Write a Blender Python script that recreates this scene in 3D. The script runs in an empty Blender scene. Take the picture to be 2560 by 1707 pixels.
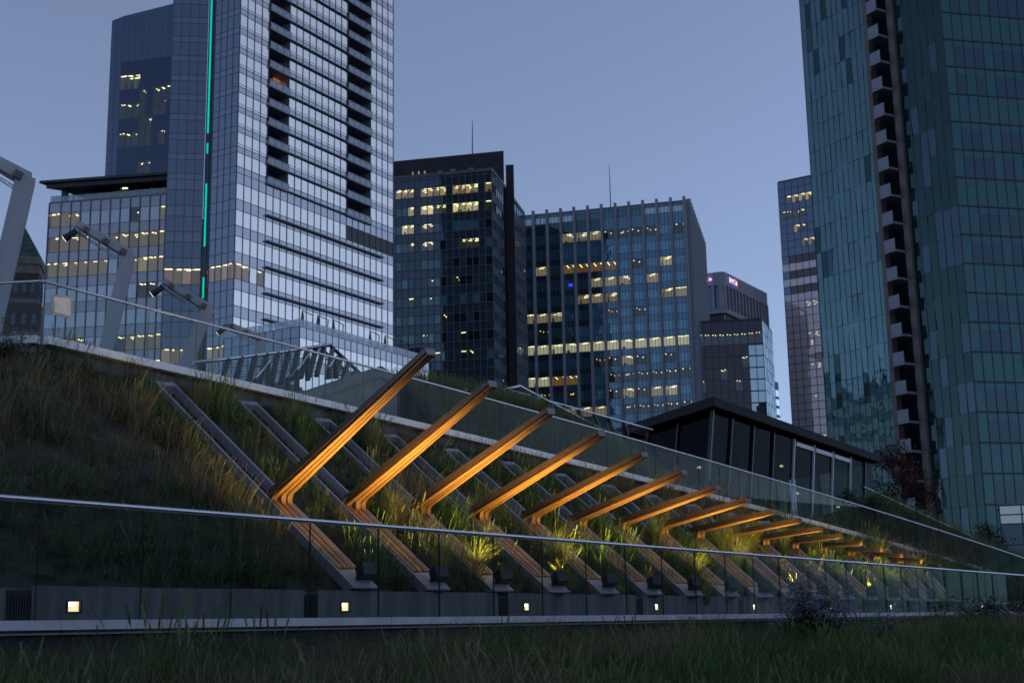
import bpy, math, random
import numpy as np
from mathutils import Vector, Matrix
random.seed(11)
rng = np.random.default_rng(11)
scene = bpy.context.scene
COL = scene.collection
V = Vector

# ------------------------------------------------------------------ camera
PW, PH = 2560.0, 1707.0
FPX = 3374.15
CX, CY = PW / 2, PH / 2
_up = V((900 * 1.08844 - CX, 14000 * 1.08844 + CY, -FPX)).normalized()
_h = V((3310 * 1.08844 - CX, CY - 1395 * 1.08844, -FPX)).normalized()
_u = (_h - _up * _h.dot(_up)).normalized()
_v = _up.cross(_u)
R3 = Matrix((_u, _v, _up))            # camera axes -> world (X along the lower path, Y uphill, Z up)
EYE = V((0, 0, 0))                    # eye is level with the lower path
cam_d = bpy.data.cameras.new('camera')
cam = bpy.data.objects.new('camera', cam_d)
COL.objects.link(cam)
cam.matrix_world = Matrix.Translation(EYE) @ R3.to_4x4()
cam_d.sensor_width = 36.0
cam_d.lens = FPX / PW * 36.0
cam_d.clip_start = 0.1
cam_d.clip_end = 9000
cam_d.dof.use_dof = True
cam_d.dof.focus_distance = 23.0
cam_d.dof.aperture_fstop = 2.8
scene.camera = cam

# ------------------------------------------------------------------ sky, sun, exposure
SUN_EL, SUN_AZ = math.radians(20), math.radians(138)
world = bpy.data.worlds.new('World')
scene.world = world
world.use_nodes = True
wn, wl = world.node_tree.nodes, world.node_tree.links
sky = wn.new('ShaderNodeTexSky')
sky.sky_type = 'NISHITA'
sky.sun_disc = False
sky.sun_elevation = SUN_EL
sky.sun_rotation = SUN_AZ
sky.altitude = 0
sky.air_density = 1.0
sky.dust_density = 0.0
sky.ozone_density = 5.0
hsv = wn.new('ShaderNodeHueSaturation')
hsv.inputs['Saturation'].default_value = 0.5
tint = wn.new('ShaderNodeVectorMath'); tint.operation = 'MULTIPLY'
tint.inputs[1].default_value = (1.18, 1.34, 1.68)                    # blue-hour cast of the whole sky
wl.new(sky.outputs[0], hsv.inputs['Color'])
wl.new(hsv.outputs[0], tint.inputs[0])
wl.new(tint.outputs[0], wn['Background'].inputs[0])
wn['Background'].inputs[1].default_value = 0.085
sun_d = bpy.data.lights.new('sun', 'SUN')
sun_d.energy = 0.04
sun_d.angle = math.radians(45)
sun_d.color = (1.0, 0.86, 0.76)
sun = bpy.data.objects.new('sun', sun_d)
COL.objects.link(sun)
_sd = V((math.sin(SUN_AZ), math.cos(SUN_AZ), math.tan(SUN_EL)))
sun.rotation_euler = _sd.to_track_quat('Z', 'Y').to_euler()
sun.location = (0, -40, 60)
vs = scene.view_settings
vs.view_transform = 'Standard'
vs.look = 'None'
vs.exposure = 0.0
vs.gamma = 1.0
vs.use_curve_mapping = False
scene.cycles.use_denoising = True
scene.cycles.max_bounces = 5
scene.cycles.diffuse_bounces = 2
scene.cycles.transparent_max_bounces = 16
scene.cycles.caustics_reflective = False
scene.cycles.caustics_refractive = False
scene.cycles.sample_clamp_indirect = 4.0

# ------------------------------------------------------------------ pixel -> direction helpers
def ray(x, y):
    return (R3 @ V((x - CX, CY - y, -FPX))).normalized()
def at_z(x, y, z):
    d = ray(x, y); return d * (z / d.z)
def at_r(x, y, r):                    # horizontal range r
    d = ray(x, y); return d * (r / math.hypot(d.x, d.y))
def at_pl(x, y, n, c):
    d = ray(x, y); return d * (c / d.dot(n))
def proj(p):
    c = R3.transposed() @ V(p)
    return (CX + FPX * c.x / -c.z, CY - FPX * c.y / -c.z)
def in_view(p, m=60):
    c = R3.transposed() @ V(p)
    if c.z > -0.5: return False
    x, y = CX + FPX * c.x / -c.z, CY - FPX * c.y / -c.z
    return -m < x < PW + m and -m < y < PH + m

# ------------------------------------------------------------------ scene-graph helpers
WLOC = {}
def empty(name, loc, label=None, cat=None, group=None):
    o = bpy.data.objects.new(name, None)
    o.empty_display_size = 0.3
    COL.objects.link(o)
    o.location = loc
    WLOC[o] = V(loc)
    tag(o, label, cat, group)
    return o
def tag(o, label=None, cat=None, group=None, kind=None):
    if label: o['label'] = label
    if cat: o['category'] = cat
    if group: o['group'] = group
    if kind: o['kind'] = kind
    return o
def place(name, me, loc, parent=None, rot=None, mat=None):
    """an object that shares mesh data; loc in world space"""
    o = bpy.data.objects.new(name, me)
    COL.objects.link(o)
    WLOC[o] = V(loc)
    if parent:
        o.parent = parent
        o.location = V(loc) - WLOC[parent]
    else:
        o.location = loc
    if rot is not None:
        o.rotation_mode = 'QUATERNION'
        o.rotation_quaternion = rot
    if mat is not None:
        o.material_slots[0].link = 'OBJECT'
        o.material_slots[0].material = mat
    return o

class MB:
    """collects faces in world space; build() links them as one mesh object"""
    def __init__(s):
        s.v = []; s.f = []; s.m = []; s.cm = 0; s.sm = []
    def face(s, pts, smooth=False):
        b = len(s.v)
        s.v += [tuple(p) for p in pts]
        s.f.append(list(range(b, b + len(pts)))); s.m.append(s.cm); s.sm.append(smooth)
        return s
    def hexa(s, c):
        """8 corners: bottom ring 0-3, top ring 4-7"""
        b = len(s.v)
        s.v += [tuple(p) for p in c]
        for q in ((3, 2, 1, 0), (4, 5, 6, 7), (0, 1, 5, 4), (1, 2, 6, 5), (2, 3, 7, 6), (3, 0, 4, 7)):
            s.f.append([b + i for i in q]); s.m.append(s.cm); s.sm.append(False)
        return s
    def obox(s, c, ax, ay, az, hx, hy, hz):
        c = V(c); ax, ay, az = V(ax) * hx, V(ay) * hy, V(az) * hz
        return s.hexa([c - ax - ay - az, c + ax - ay - az, c + ax + ay - az, c - ax + ay - az,
                       c - ax - ay + az, c + ax - ay + az, c + ax + ay + az, c - ax + ay + az])
    def box(s, x0, x1, y0, y1, z0, z1):
        return s.hexa([(x0, y0, z0), (x1, y0, z0), (x1, y1, z0), (x0, y1, z0),
                       (x0, y0, z1), (x1, y0, z1), (x1, y1, z1), (x0, y1, z1)])
    def bar(s, a, b, w, h, up=(0, 0, 1)):
        a, b = V(a), V(b); t = (b - a).normalized()
        sx = t.cross(V(up))
        if sx.length < 1e-4: sx = t.cross(V((0, 1, 0)))
        sx.normalize(); uz = sx.cross(t)
        return s.obox((a + b) / 2, t, sx, uz, (b - a).length / 2, w / 2, h / 2)
    def tube(s, path, r, n=8, caps=True):
        path = [V(p) for p in path]; rings = []
        for i, p in enumerate(path):
            t = (path[min(i + 1, len(path) - 1)] - path[max(i - 1, 0)]).normalized()
            a = t.cross(V((0, 0, 1)))
            if a.length < 1e-3: a = t.cross(V((0, 1, 0)))
            a.normalize(); bb = a.cross(t)
            rr = r[i] if isinstance(r, (list, tuple)) else r
            b0 = len(s.v)
            for k in range(n):
                th = 2 * math.pi * k / n
                s.v.append(tuple(p + a * (rr * math.cos(th)) + bb * (rr * math.sin(th))))
            rings.append(b0)
        for i in range(len(rings) - 1):
            for k in range(n):
                s.f.append([rings[i] + k, rings[i] + (k + 1) % n, rings[i + 1] + (k + 1) % n, rings[i + 1] + k])
                s.m.append(s.cm); s.sm.append(True)
        if caps:
            s.f.append([rings[0] + k for k in range(n)]); s.m.append(s.cm); s.sm.append(False)
            s.f.append([rings[-1] + k for k in reversed(range(n))]); s.m.append(s.cm); s.sm.append(False)
        return s
    def prism(s, poly, z0, z1):
        n = len(poly)
        lo = [V((p[0], p[1], z0(p) if callable(z0) else z0)) for p in poly]
        hi = [V((p[0], p[1], z1(p) if callable(z1) else z1)) for p in poly]
        s.face(list(reversed(lo))); s.face(hi)
        for i in range(n):
            j = (i + 1) % n
            s.face([lo[i], lo[j], hi[j], hi[i]])
        return s
    def mesh(s, name, mats, origin=(0, 0, 0)):
        me = bpy.data.meshes.new(name)
        ox, oy, oz = origin
        me.from_pydata([(x - ox, y - oy, z - oz) for x, y, z in s.v], [], s.f)
        for m in (mats if isinstance(mats, (list, tuple)) else [mats]): me.materials.append(m)
        me.polygons.foreach_set('material_index', s.m)
        me.polygons.foreach_set('use_smooth', s.sm)
        me.update()
        return me
    def build(s, name, mats, parent=None, kind=None):
        org = WLOC[parent] if parent else V((0, 0, 0))
        o = bpy.data.objects.new(name, s.mesh(name, mats, org))
        COL.objects.link(o)
        if parent: o.parent = parent
        WLOC[o] = org.copy()
        if kind: o['kind'] = kind
        return o

# ------------------------------------------------------------------ materials
MAT = {}
def nmat(name):
    m = bpy.data.materials.new(name); m.use_nodes = True
    MAT[name] = m
    return m, m.node_tree.nodes, m.node_tree.links, m.node_tree.nodes['Principled BSDF']
def pmat(name, col, rough=0.6, metal=0.0, ior=1.5, noise=0.0, nscale=3.0, bump=0.0, spec=None, emit=None, estr=0.0, stretch=(1, 1, 1), coat=0.0, rnoise=0.0, detail=5):
    m, n, l, b = nmat(name)
    b.inputs['Base Color'].default_value = (*col, 1)
    b.inputs['Roughness'].default_value = rough
    b.inputs['Metallic'].default_value = metal
    b.inputs['IOR'].default_value = ior
    b.inputs['Coat Weight'].default_value = coat
    if emit:
        b.inputs['Emission Color'].default_value = (*emit, 1)
        b.inputs['Emission Strength'].default_value = estr
    if noise or bump or rnoise:
        g = n.new('ShaderNodeNewGeometry')
        mp = n.new('ShaderNodeMapping'); mp.inputs['Scale'].default_value = stretch
        nz = n.new('ShaderNodeTexNoise'); nz.inputs['Scale'].default_value = nscale; nz.inputs['Detail'].default_value = detail
        l.new(g.outputs['Position'], mp.inputs[0]); l.new(mp.outputs[0], nz.inputs['Vector'])
        if noise:
            mr = n.new('ShaderNodeMapRange')
            mr.inputs['From Min'].default_value = 0.3; mr.inputs['From Max'].default_value = 0.7
            mr.inputs['To Min'].default_value = 1 - noise; mr.inputs['To Max'].default_value = 1 + noise
            l.new(nz.outputs['Fac'], mr.inputs['Value'])
            mx = n.new('ShaderNodeVectorMath'); mx.operation = 'SCALE'
            mx.inputs[0].default_value = col
            l.new(mr.outputs[0], mx.inputs['Scale'])
            l.new(mx.outputs[0], b.inputs['Base Color'])
        if rnoise:
            mr2 = n.new('ShaderNodeMapRange')
            mr2.inputs['To Min'].default_value = max(0, rough - rnoise); mr2.inputs['To Max'].default_value = rough + rnoise
            l.new(nz.outputs['Fac'], mr2.inputs['Value']); l.new(mr2.outputs[0], b.inputs['Roughness'])
        if bump:
            bp = n.new('ShaderNodeBump'); bp.inputs['Strength'].default_value = bump; bp.inputs['Distance'].default_value = 0.02
            l.new(nz.outputs['Fac'], bp.inputs['Height']); l.new(bp.outputs[0], b.inputs['Normal'])
    return m
def emat(name, col, strength):
    m, n, l, b = nmat(name)
    n.remove(b)
    e = n.new('ShaderNodeEmission'); e.inputs[0].default_value = (*col, 1); e.inputs[1].default_value = strength
    l.new(e.outputs[0], n['Material Output'].inputs[0])
    m.cycles.emission_sampling = 'NONE' if name not in ('step_lens',) else 'AUTO'
    return m
def glass(name, tint, ior=1.5, boost=1.0, add=0.0, haze=0.0, hazecol=(0.5, 0.6, 0.6), graze=1.0):
    """thin sheet: tinted see-through plus mirror by Fresnel"""
    m, n, l, b = nmat(name)
    n.remove(b)
    t = n.new('ShaderNodeBsdfTransparent'); t.inputs[0].default_value = (*tint, 1)
    g = n.new('ShaderNodeBsdfGlossy'); g.inputs['Roughness'].default_value = 0.01; g.inputs[0].default_value = (0.95, 1, 1, 1)
    ge = n.new('ShaderNodeNewGeometry')
    dt = n.new('ShaderNodeVectorMath'); dt.operation = 'DOT_PRODUCT'
    l.new(ge.outputs['Normal'], dt.inputs[0]); l.new(ge.outputs['Incoming'], dt.inputs[1])
    ab = n.new('ShaderNodeMath'); ab.operation = 'ABSOLUTE'; l.new(dt.outputs['Value'], ab.inputs[0])
    om = n.new('ShaderNodeMath'); om.operation = 'SUBTRACT'; om.inputs[0].default_value = 1.0; l.new(ab.outputs[0], om.inputs[1])
    pw = n.new('ShaderNodeMath'); pw.operation = 'POWER'; pw.inputs[1].default_value = 5.0; l.new(om.outputs[0], pw.inputs[0])
    f0 = ((ior - 1) / (ior + 1)) ** 2 * boost + add
    ma = n.new('ShaderNodeMath'); ma.operation = 'MULTIPLY_ADD'; ma.use_clamp = True
    ma.inputs[1].default_value = (1 - f0) * graze; ma.inputs[2].default_value = f0
    l.new(pw.outputs[0], ma.inputs[0])
    mx = n.new('ShaderNodeMixShader')
    l.new(ma.outputs[0], mx.inputs[0]); l.new(t.outputs[0], mx.inputs[1]); l.new(g.outputs[0], mx.inputs[2])
    out = mx
    if haze:
        df = n.new('ShaderNodeBsdfDiffuse'); df.inputs[0].default_value = (*hazecol, 1)
        m2 = n.new('ShaderNodeMixShader')
        mp = n.new('ShaderNodeMapping'); mp.inputs['Scale'].default_value = (5, 5, 0.7)        # drips and dust
        nz = n.new('ShaderNodeTexNoise'); nz.inputs['Scale'].default_value = 0.8; nz.inputs['Detail'].default_value = 2
        mr = n.new('ShaderNodeMapRange'); mr.inputs['From Min'].default_value = 0.35; mr.inputs['From Max'].default_value = 0.8
        mr.inputs['To Max'].default_value = haze * 3.5
        l.new(ge.outputs['Position'], mp.inputs[0]); l.new(mp.outputs[0], nz.inputs['Vector']); l.new(nz.outputs['Fac'], mr.inputs['Value'])
        l.new(mr.outputs[0], m2.inputs[0])
        l.new(mx.outputs[0], m2.inputs[1]); l.new(df.outputs[0], m2.inputs[2]); out = m2
    l.new(out.outputs[0], n['Material Output'].inputs[0])
    return m
def facade_glass(name, col, refl, mirror=(0.9, 0.96, 1.0), wob=0.0):
    """coated building glass: dark body, mirror rising with the viewing angle"""
    m, n, l, b = nmat(name)
    n.remove(b)
    d = n.new('ShaderNodeBsdfDiffuse'); d.inputs[0].default_value = (*col, 1)
    g = n.new('ShaderNodeBsdfGlossy'); g.inputs[0].default_value = (*mirror, 1); g.inputs['Roughness'].default_value = 0.015
    lw = n.new('ShaderNodeLayerWeight'); lw.inputs[0].default_value = 0.25
    mr = n.new('ShaderNodeMapRange'); mr.inputs['To Min'].default_value = refl; mr.inputs['To Max'].default_value = 0.95
    l.new(lw.outputs['Fresnel'], mr.inputs['Value'])
    mx = n.new('ShaderNodeMixShader')
    l.new(mr.outputs[0], mx.inputs[0]); l.new(d.outputs[0], mx.inputs[1]); l.new(g.outputs[0], mx.inputs[2])
    if wob:
        ge = n.new('ShaderNodeNewGeometry')
        nz = n.new('ShaderNodeTexNoise'); nz.inputs['Scale'].default_value = 0.35; nz.inputs['Detail'].default_value = 2
        bp = n.new('ShaderNodeBump'); bp.inputs['Strength'].default_value = wob; bp.inputs['Distance'].default_value = 0.05
        l.new(ge.outputs['Position'], nz.inputs['Vector']); l.new(nz.outputs['Fac'], bp.inputs['Height']); l.new(bp.outputs[0], g.inputs['Normal'])
    l.new(mx.outputs[0], n['Material Output'].inputs[0])
    return m
def M(n): return MAT[n]

pmat('handrail_steel', (0.62, 0.63, 0.65), 0.28, 1.0, rnoise=0.06, nscale=9)
pmat('fascia_metal', (0.72, 0.72, 0.73), 0.45, 0.25, noise=0.12, nscale=2.5, rnoise=0.08, bump=0.05)
glass('guard_glass', (0.86, 0.92, 0.90), 1.5, 0.7, 0.0, haze=0.008, graze=0.6)
glass('upper_glass', (0.88, 0.93, 0.92), 1.5, 0.16, 0.0, haze=0.006, graze=0.4)
pmat('glass_edge', (0.01, 0.03, 0.03), 0.3)
pmat('concrete_wall', (0.15, 0.148, 0.14), 0.8, noise=0.38, nscale=1.6, bump=0.25, stretch=(2.6, 2.6, 0.35), detail=8)
pmat('concrete_pale', (0.24, 0.225, 0.20), 0.8, noise=0.2, nscale=1.5, bump=0.2)
pmat('path_paving', (0.2, 0.2, 0.2), 0.75, noise=0.2, nscale=2)
pmat('soil', (0.035, 0.028, 0.018), 0.95, noise=0.5, nscale=1.4, bump=0.6)
pmat('city_ground', (0.05, 0.05, 0.052), 0.8, noise=0.3, nscale=0.1)
pmat('frame_paint', (0.36, 0.345, 0.385), 0.5, 0.15, noise=0.12, nscale=5, rnoise=0.08)
pmat('dark_inside', (0.03, 0.03, 0.035), 0.7)
pmat('black_paint', (0.012, 0.012, 0.013), 0.45)
pmat('black_grille', (0.015, 0.015, 0.015), 0.6)
pmat('end_cap_metal', (0.36, 0.36, 0.36), 0.7, 0.0)
emat('lamp_lens', (1.0, 0.72, 0.36), 9.0)
emat('step_lens', (1.0, 0.74, 0.42), 1.5)
emat('step_core', (1.0, 0.84, 0.58), 5.0)
# varnished timber with grain along the boards (uv.x runs along each board)
def timber(name, c0, c1, rough):
    m, n, l, b = nmat(name)
    tc = n.new('ShaderNodeTexCoord'); mp = n.new('ShaderNodeMapping'); mp.inputs['Scale'].default_value = (0.9, 14, 1)
    nz = n.new('ShaderNodeTexNoise'); nz.inputs['Scale'].default_value = 4; nz.inputs['Detail'].default_value = 7; nz.inputs['Distortion'].default_value = 0.5
    rp = n.new('ShaderNodeValToRGB')
    rp.color_ramp.elements[0].color = (*c0, 1); rp.color_ramp.elements[1].color = (*c1, 1)
    rp.color_ramp.elements[0].position = 0.3; rp.color_ramp.elements[1].position = 0.68
    l.new(tc.outputs['UV'], mp.inputs[0]); l.new(mp.outputs[0], nz.inputs['Vector']); l.new(nz.outputs['Fac'], rp.inputs[0])
    oi = n.new('ShaderNodeObjectInfo'); mr = n.new('ShaderNodeMapRange'); mr.inputs['To Min'].default_value = 0.72; mr.inputs['To Max'].default_value = 1.22
    sc = n.new('ShaderNodeVectorMath'); sc.operation = 'SCALE'
    l.new(oi.outputs['Random'], mr.inputs['Value']); l.new(rp.outputs[0], sc.inputs[0]); l.new(mr.outputs[0], sc.inputs['Scale'])
    l.new(sc.outputs[0], b.inputs['Base Color']); b.inputs['Roughness'].default_value = rough
    bp = n.new('ShaderNodeBump'); bp.inputs['Strength'].default_value = 0.12; bp.inputs['Distance'].default_value = 0.01
    l.new(nz.outputs['Fac'], bp.inputs['Height']); l.new(bp.outputs[0], b.inputs['Normal'])
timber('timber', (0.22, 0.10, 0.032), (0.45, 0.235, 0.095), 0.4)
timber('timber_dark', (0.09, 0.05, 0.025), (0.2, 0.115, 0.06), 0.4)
FLOOD_W = 640
# ------------------------------------------------------------------ terrain
KS = 1.13
def gs(u): return u / KS - 20
def gv(u): return KS * (18.272 - 0.118 * gs(u))                       # plan line of the upper guard
def gz(u):
    s = gs(u); return KS * (4.471 - 0.066 * s - 0.0005 * s * s)       # foot of the upper guard
U0 = 15.85                                                            # its corner
def hill_z(u, v):
    uu = max(u, U0)
    vt, zt = gv(uu), gz(uu) - 0.32
    if v >= vt: return zt
    return 0.5 + (v - 13.78) / (vt - 13.78) * (zt - 0.5)
def bank_z(u, v):
    t = min(max((10.3 - v) / 7.5, 0), 1)
    return -0.13 - 0.2 * min(1, max(0, 10.3 - v) * 1.2) - 1.25 * t ** 1.25 + 0.05 * math.sin(u * 0.9 + v) * min(1, (10.3 - v))
def sheet(name, us, vsf, zf, mat, kind='structure'):
    mb = MB(); rows = []
    for u in us:
        vsl = vsf(u); rows.append([len(mb.v) + i for i in range(len(vsl))])
        mb.v += [(u, v, zf(u, v)) for v in vsl]
    for a, b in zip(rows, rows[1:]):
        for i in range(len(a) - 1):
            mb.f.append([a[i], b[i], b[i + 1], a[i + 1]]); mb.m.append(0); mb.sm.append(True)
    return tag(mb.build(name, mat), kind=kind)
def lin(a, b, n): return [a + (b - a) * i / (n - 1) for i in range(n)]
g = MB(); g.face([(-3000, -3000, -2.6), (4000, -3000, -2.6), (4000, 4000, -2.6), (-3000, 4000, -2.6)])
tag(g.build('ground', M('city_ground')), kind='structure')
sheet('foreground_bank', lin(-25, 130, 156), lambda u: lin(-6, 10.36, 26), bank_z, M('soil'))
sheet('hillside', lin(-25, 84, 110), lambda u: lin(13.78, (gv(max(u, U0)) + (5.5 if u < U0 + 0.5 else 0.12)), 16), hill_z, M('soil'))
g = MB(); g.face([(-25, 10.36, 0.03), (130, 10.36, 0.03), (130, 13.62, 0.03), (-25, 13.62, 0.03)])
tag(g.build('path', M('path_paving')), kind='structure')
def deck_z(u, v): return gz(max(u, U0)) - 0.06
sheet('upper_path', lin(U0, 84, 40), lambda u: lin(gv(u) + 0.12, gv(u) + 3.2, 3), deck_z, M('path_paving'))

# knoll behind the upper path: crest traced where it stands, 6 m behind the guard
KN = V((0.118, 1, 0)).normalized()
def off_plane(d): return KN, KN.dot(V((20 * KS, gv(20 * KS), 0))) + d
crest_px = [(955, 990), (1017, 986), (1095, 999), (1225, 1024), (1300, 1053), (1381, 1082), (1461, 1115), (1520, 1165), (1560, 1225), (1700, 1275), (1950, 1335), (2080, 1320), (2171, 1262), (2330, 1330), (2480, 1390), (2600, 1432)]
nk, ck = off_plane(6.5)
CREST = [at_pl(x, y, nk, ck) for x, y in crest_px]
mb = MB(); rows = []
for c in CREST:
    foot = c - KN * 3.25
    foot.z = gz(min(max(foot.x, U0), 84)) - 0.1
    rows.append(len(mb.v))
    for t in (0, 0.3, 0.6, 0.85, 1.0, 1.5, 2.6):
        p = foot.lerp(c, t) if t <= 1 else V((c.x + KN.x * (t - 1) * 4, c.y + KN.y * (t - 1) * 4, c.z - (t - 1) * 0.5))
        if 0 < t < 1: p.z += 0.35 * math.sin(math.pi * t) * max(0.0, c.z - foot.z)
        mb.v.append(tuple(p))
for a, b in zip(rows, rows[1:]):
    for i in range(6):
        mb.f.append([a + i, b + i, b + i + 1, a + i + 1]); mb.m.append(0); mb.sm.append(True)
knoll = tag(mb.build('grass_knoll', M('soil')), kind='structure')
# plaza behind
g = MB(); g.prism([(4, 40), (34, 37), (60, 60), (20, 120), (-40, 90), (-10, 50)], -2.5, 3.9)
tag(g.build('plaza', M('concrete_pale')), kind='structure')

# ------------------------------------------------------------------ guards
def sweep_tube(name, pts, r, mat, parent):
    return MB().tube(pts, r, 10).build(name, mat, parent)
def guard(label, pts, p_len, height, fascia_h, mats, rail_r, cat='guardrail'):
    """pts: base line (world). panes of length p_len measured along it"""
    root = empty('glass_guardrail', pts[0], label, cat)
    segs = []
    acc = [0]
    for a, b in zip(pts, pts[1:]): acc.append(acc[-1] + (b - a).length)
    def at(s):
        for i in range(len(acc) - 1):
            if s <= acc[i + 1] or i == len(acc) - 2:
                t = (s - acc[i]) / (acc[i + 1] - acc[i]); return pts[i].lerp(pts[i + 1], t)
    n = int(acc[-1] / p_len)
    for k in range(n):
        a, b = at(k * p_len + 0.008), at((k + 1) * p_len - 0.008)
        t = (b - a).normalized(); nn = V((t.y, -t.x, 0)).normalized()
        mb = MB()
        h = V((0, 0, height - 0.02))
        o = nn * 0.007
        mb.hexa([a - o, b - o, b + o, a + o, a - o + h, b - o + h, b + o + h, a + o + h])
        gp = mb.build('glass_pane', [mats[0], M('glass_edge')], root)
        for i in (3, 5): gp.data.polygons[i].material_index = 1
        for i in (0, 1): gp.data.polygons[i].material_index = 0
    return root, at, acc[-1]
# lower guard along the path
root, at, L = guard('long glass balustrade with round steel handrail along the level lower path',
    [V((u, 10.56, 0.1)) for u in (5.48, 92)], 1.2155, 1.09, 0.12, [M('guard_glass')], 0.026)
sweep_tube('handrail', [V((u, 10.56, 1.2)) for u in lin(3.0, 92, 60)], 0.027, M('handrail_steel'), root)
for k in range(14):                                                   # fascia in lengths
    a = 2.0 + k * 6.1
    MB().box(a + 0.003, a + 6.097, 10.42, 10.6, -0.012, 0.116).build('fascia_plate', M('fascia_metal'), root)
MB().box(2, 92, 10.45, 10.62, -0.14, -0.02).build('base_channel', M('dark_inside'), root)
# upper guard along the ramp
upts = [V((u, gv(u), gz(u))) for u in lin(U0, 82, 34)]
root, at, L = guard('sloping glass balustrade above the timber fins, handrail falling towards the dark pavilion',
    upts, 1.2, 1.12, 0.12, [M('upper_glass')], 0.026)
sweep_tube('handrail', [p + V((0, 0, 1.14)) for p in upts], 0.028, M('handrail_steel'), root)
for k in range(0, 33, 3):
    a, b = upts[k], upts[k + 3] if k + 3 < 34 else upts[-1]
    t = (b - a).normalized()
    MB().bar(a + V((0.06, -0.11, -0.03)) + t * 0.004, b + V((0.06, -0.11, -0.03)) - t * 0.004, 0.2, 0.15).build('fascia_plate', M('fascia_metal'), root)
    MB().bar(a + V((0.0, 0.06, -0.28)), b + V((0, 0.06, -0.28)), 0.16, 0.34).build('kerb_beam', M('concrete_wall'), root)
C0 = upts[0]
ld = V((-0.45, 0.89, 0)).normalized()
lpts = [C0 + V((-0.02, 0.012, 0)), C0 + ld * 7.3]
root, at, L = guard('short return of glass balustrade running back from the corner by the tall masts',
    lpts, 1.2, 1.12, 0.12, [M('upper_glass')], 0.026)
sweep_tube('handrail', [p + V((0, 0, 1.14)) for p in lpts], 0.028, M('handrail_steel'), root)
MB().bar(C0 + V((-0.08, -0.06, -0.03)), lpts[1] + V((-0.06, -0.06, -0.03)), 0.2, 0.15).build('fascia_plate', M('fascia_metal'), root)
MB().bar(C0 + V((-0.02, 0.05, -0.28)), lpts[1] + V((0, 0, -0.28)), 0.16, 0.34).build('kerb_beam', M('concrete_wall'), root)
# framed blank plate fixed to the first pane of the upper guard
pl = [at_pl(x, y, KN, off_plane(0.0)[1] - 0.045) for x, y in ((129, 786), (181, 797), (181, 741), (128, 735))]
root = empty('notice_plate', pl[0], 'blank pale notice plate in a grey frame fixed to the glass near the corner', 'sign')
c4 = sum(pl, V()) / 4
MB().hexa([p + KN * 0.012 for p in pl] + [p - KN * 0.0 for p in pl]).build('frame', M('frame_paint'), root)
pmat('plate_face', (0.62, 0.66, 0.64), 0.5, noise=0.15, nscale=8)
inn = [c4 + (p - c4) * 0.78 for p in pl]
MB().hexa([p - KN * 0.002 for p in inn] + [p - KN * 0.01 for p in inn]).build('face', M('plate_face'), root)

# ------------------------------------------------------------------ retaining wall with step lights
LU = [10.743 + 4.94 * k for k in range(0, 13)]
ORD = ['first', 'second', 'third', 'fourth', 'fifth', 'sixth', 'seventh', 'eighth', 'ninth', 'tenth', 'eleventh', 'twelfth', 'thirteenth', 'fourteenth', 'fifteenth', 'sixteenth', 'seventeenth']
root = empty('retaining_wall', (10, 13.6, 0), 'low board-marked concrete wall along the lower path at the foot of the bank', 'wall')
g_all = []
mb = MB().box(-20, 92, 13.66, 13.9, -0.2, 0.52); mb.build('wall_core', M('concrete_wall'), root)
edges = []
for k, u in enumerate(LU):
    gr = u - 0.62                                                     # dark grille slot left of each light
    MB().box(gr - 0.28, gr + 0.02, 13.63, 13.658, 0.03, 0.5).build('slot_backing', M('black_paint'), root)
    if k < 9:
        gm = MB()
        for i in range(7): gm.box(gr - 0.24 + i * 0.036, gr - 0.222 + i * 0.036, 13.612, 13.628, 0.06, 0.46)
        gm.build('grille', M('black_grille'), root)
    a, b = gr + 0.02, gr - 0.28 + 4.94
    w = (b - a) / 3
    for j in range(3):                                                # cast panels, light opening left in the first
        x0, x1 = a + j * w + 0.004, a + (j + 1) * w - 0.004
        if j == 0:
            wp = MB()
            l0, l1, z0, z1 = u - 0.1, u + 0.1, 0.245, 0.375
            wp.box(x0, l0, 13.6, 13.657, 0.03, 0.55).box(l1, x1, 13.6, 13.657, 0.03, 0.55)
            wp.box(l0, l1, 13.6, 13.657, 0.03, z0).box(l0, l1, 13.6, 13.657, z1, 0.55)
        else:
            wp = MB().box(x0, x1, 13.6, 13.657, 0.03, 0.55 - 0.004 * (j % 2))
        wp.build('concrete_panel', M('concrete_wall'), root)
def step_label(k):
    if k == 0: return 'glowing step light in the plain stretch of low wall before the timber fins begin'
    if k >= 8: return '%s glowing step light in the low wall past the last timber fin' % ORD[k - 8]
    f = round((LU[k] - 16.0) / 1.92)
    return 'glowing step light in the low wall below the %s fin from the longest-armed one' % ORD[max(1, f)] if f > 0 else 'glowing step light in the low wall below the longest-armed timber fin'
for k, u in enumerate(LU):
    r = empty('step_light', (u, 13.6, 0.31), step_label(k), 'wall light', 'step lights along the low wall')
    fb = MB(); fb.box(u - 0.115, u - 0.088, 13.592, 13.65, 0.235, 0.385).box(u + 0.088, u + 0.115, 13.592, 13.65, 0.235, 0.385)
    fb.box(u - 0.088, u + 0.088, 13.592, 13.65, 0.235, 0.252).box(u - 0.088, u + 0.088, 13.592, 13.65, 0.37, 0.385)
    fb.build('frame', M('black_paint'), r)
    MB().box(u - 0.088, u + 0.088, 13.625, 13.648, 0.252, 0.37).build('lens', M('step_lens'), r)
    MB().box(u - 0.075, u + 0.03, 13.612, 13.62, 0.315, 0.362).build('lamp', M('step_core'), r)

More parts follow.
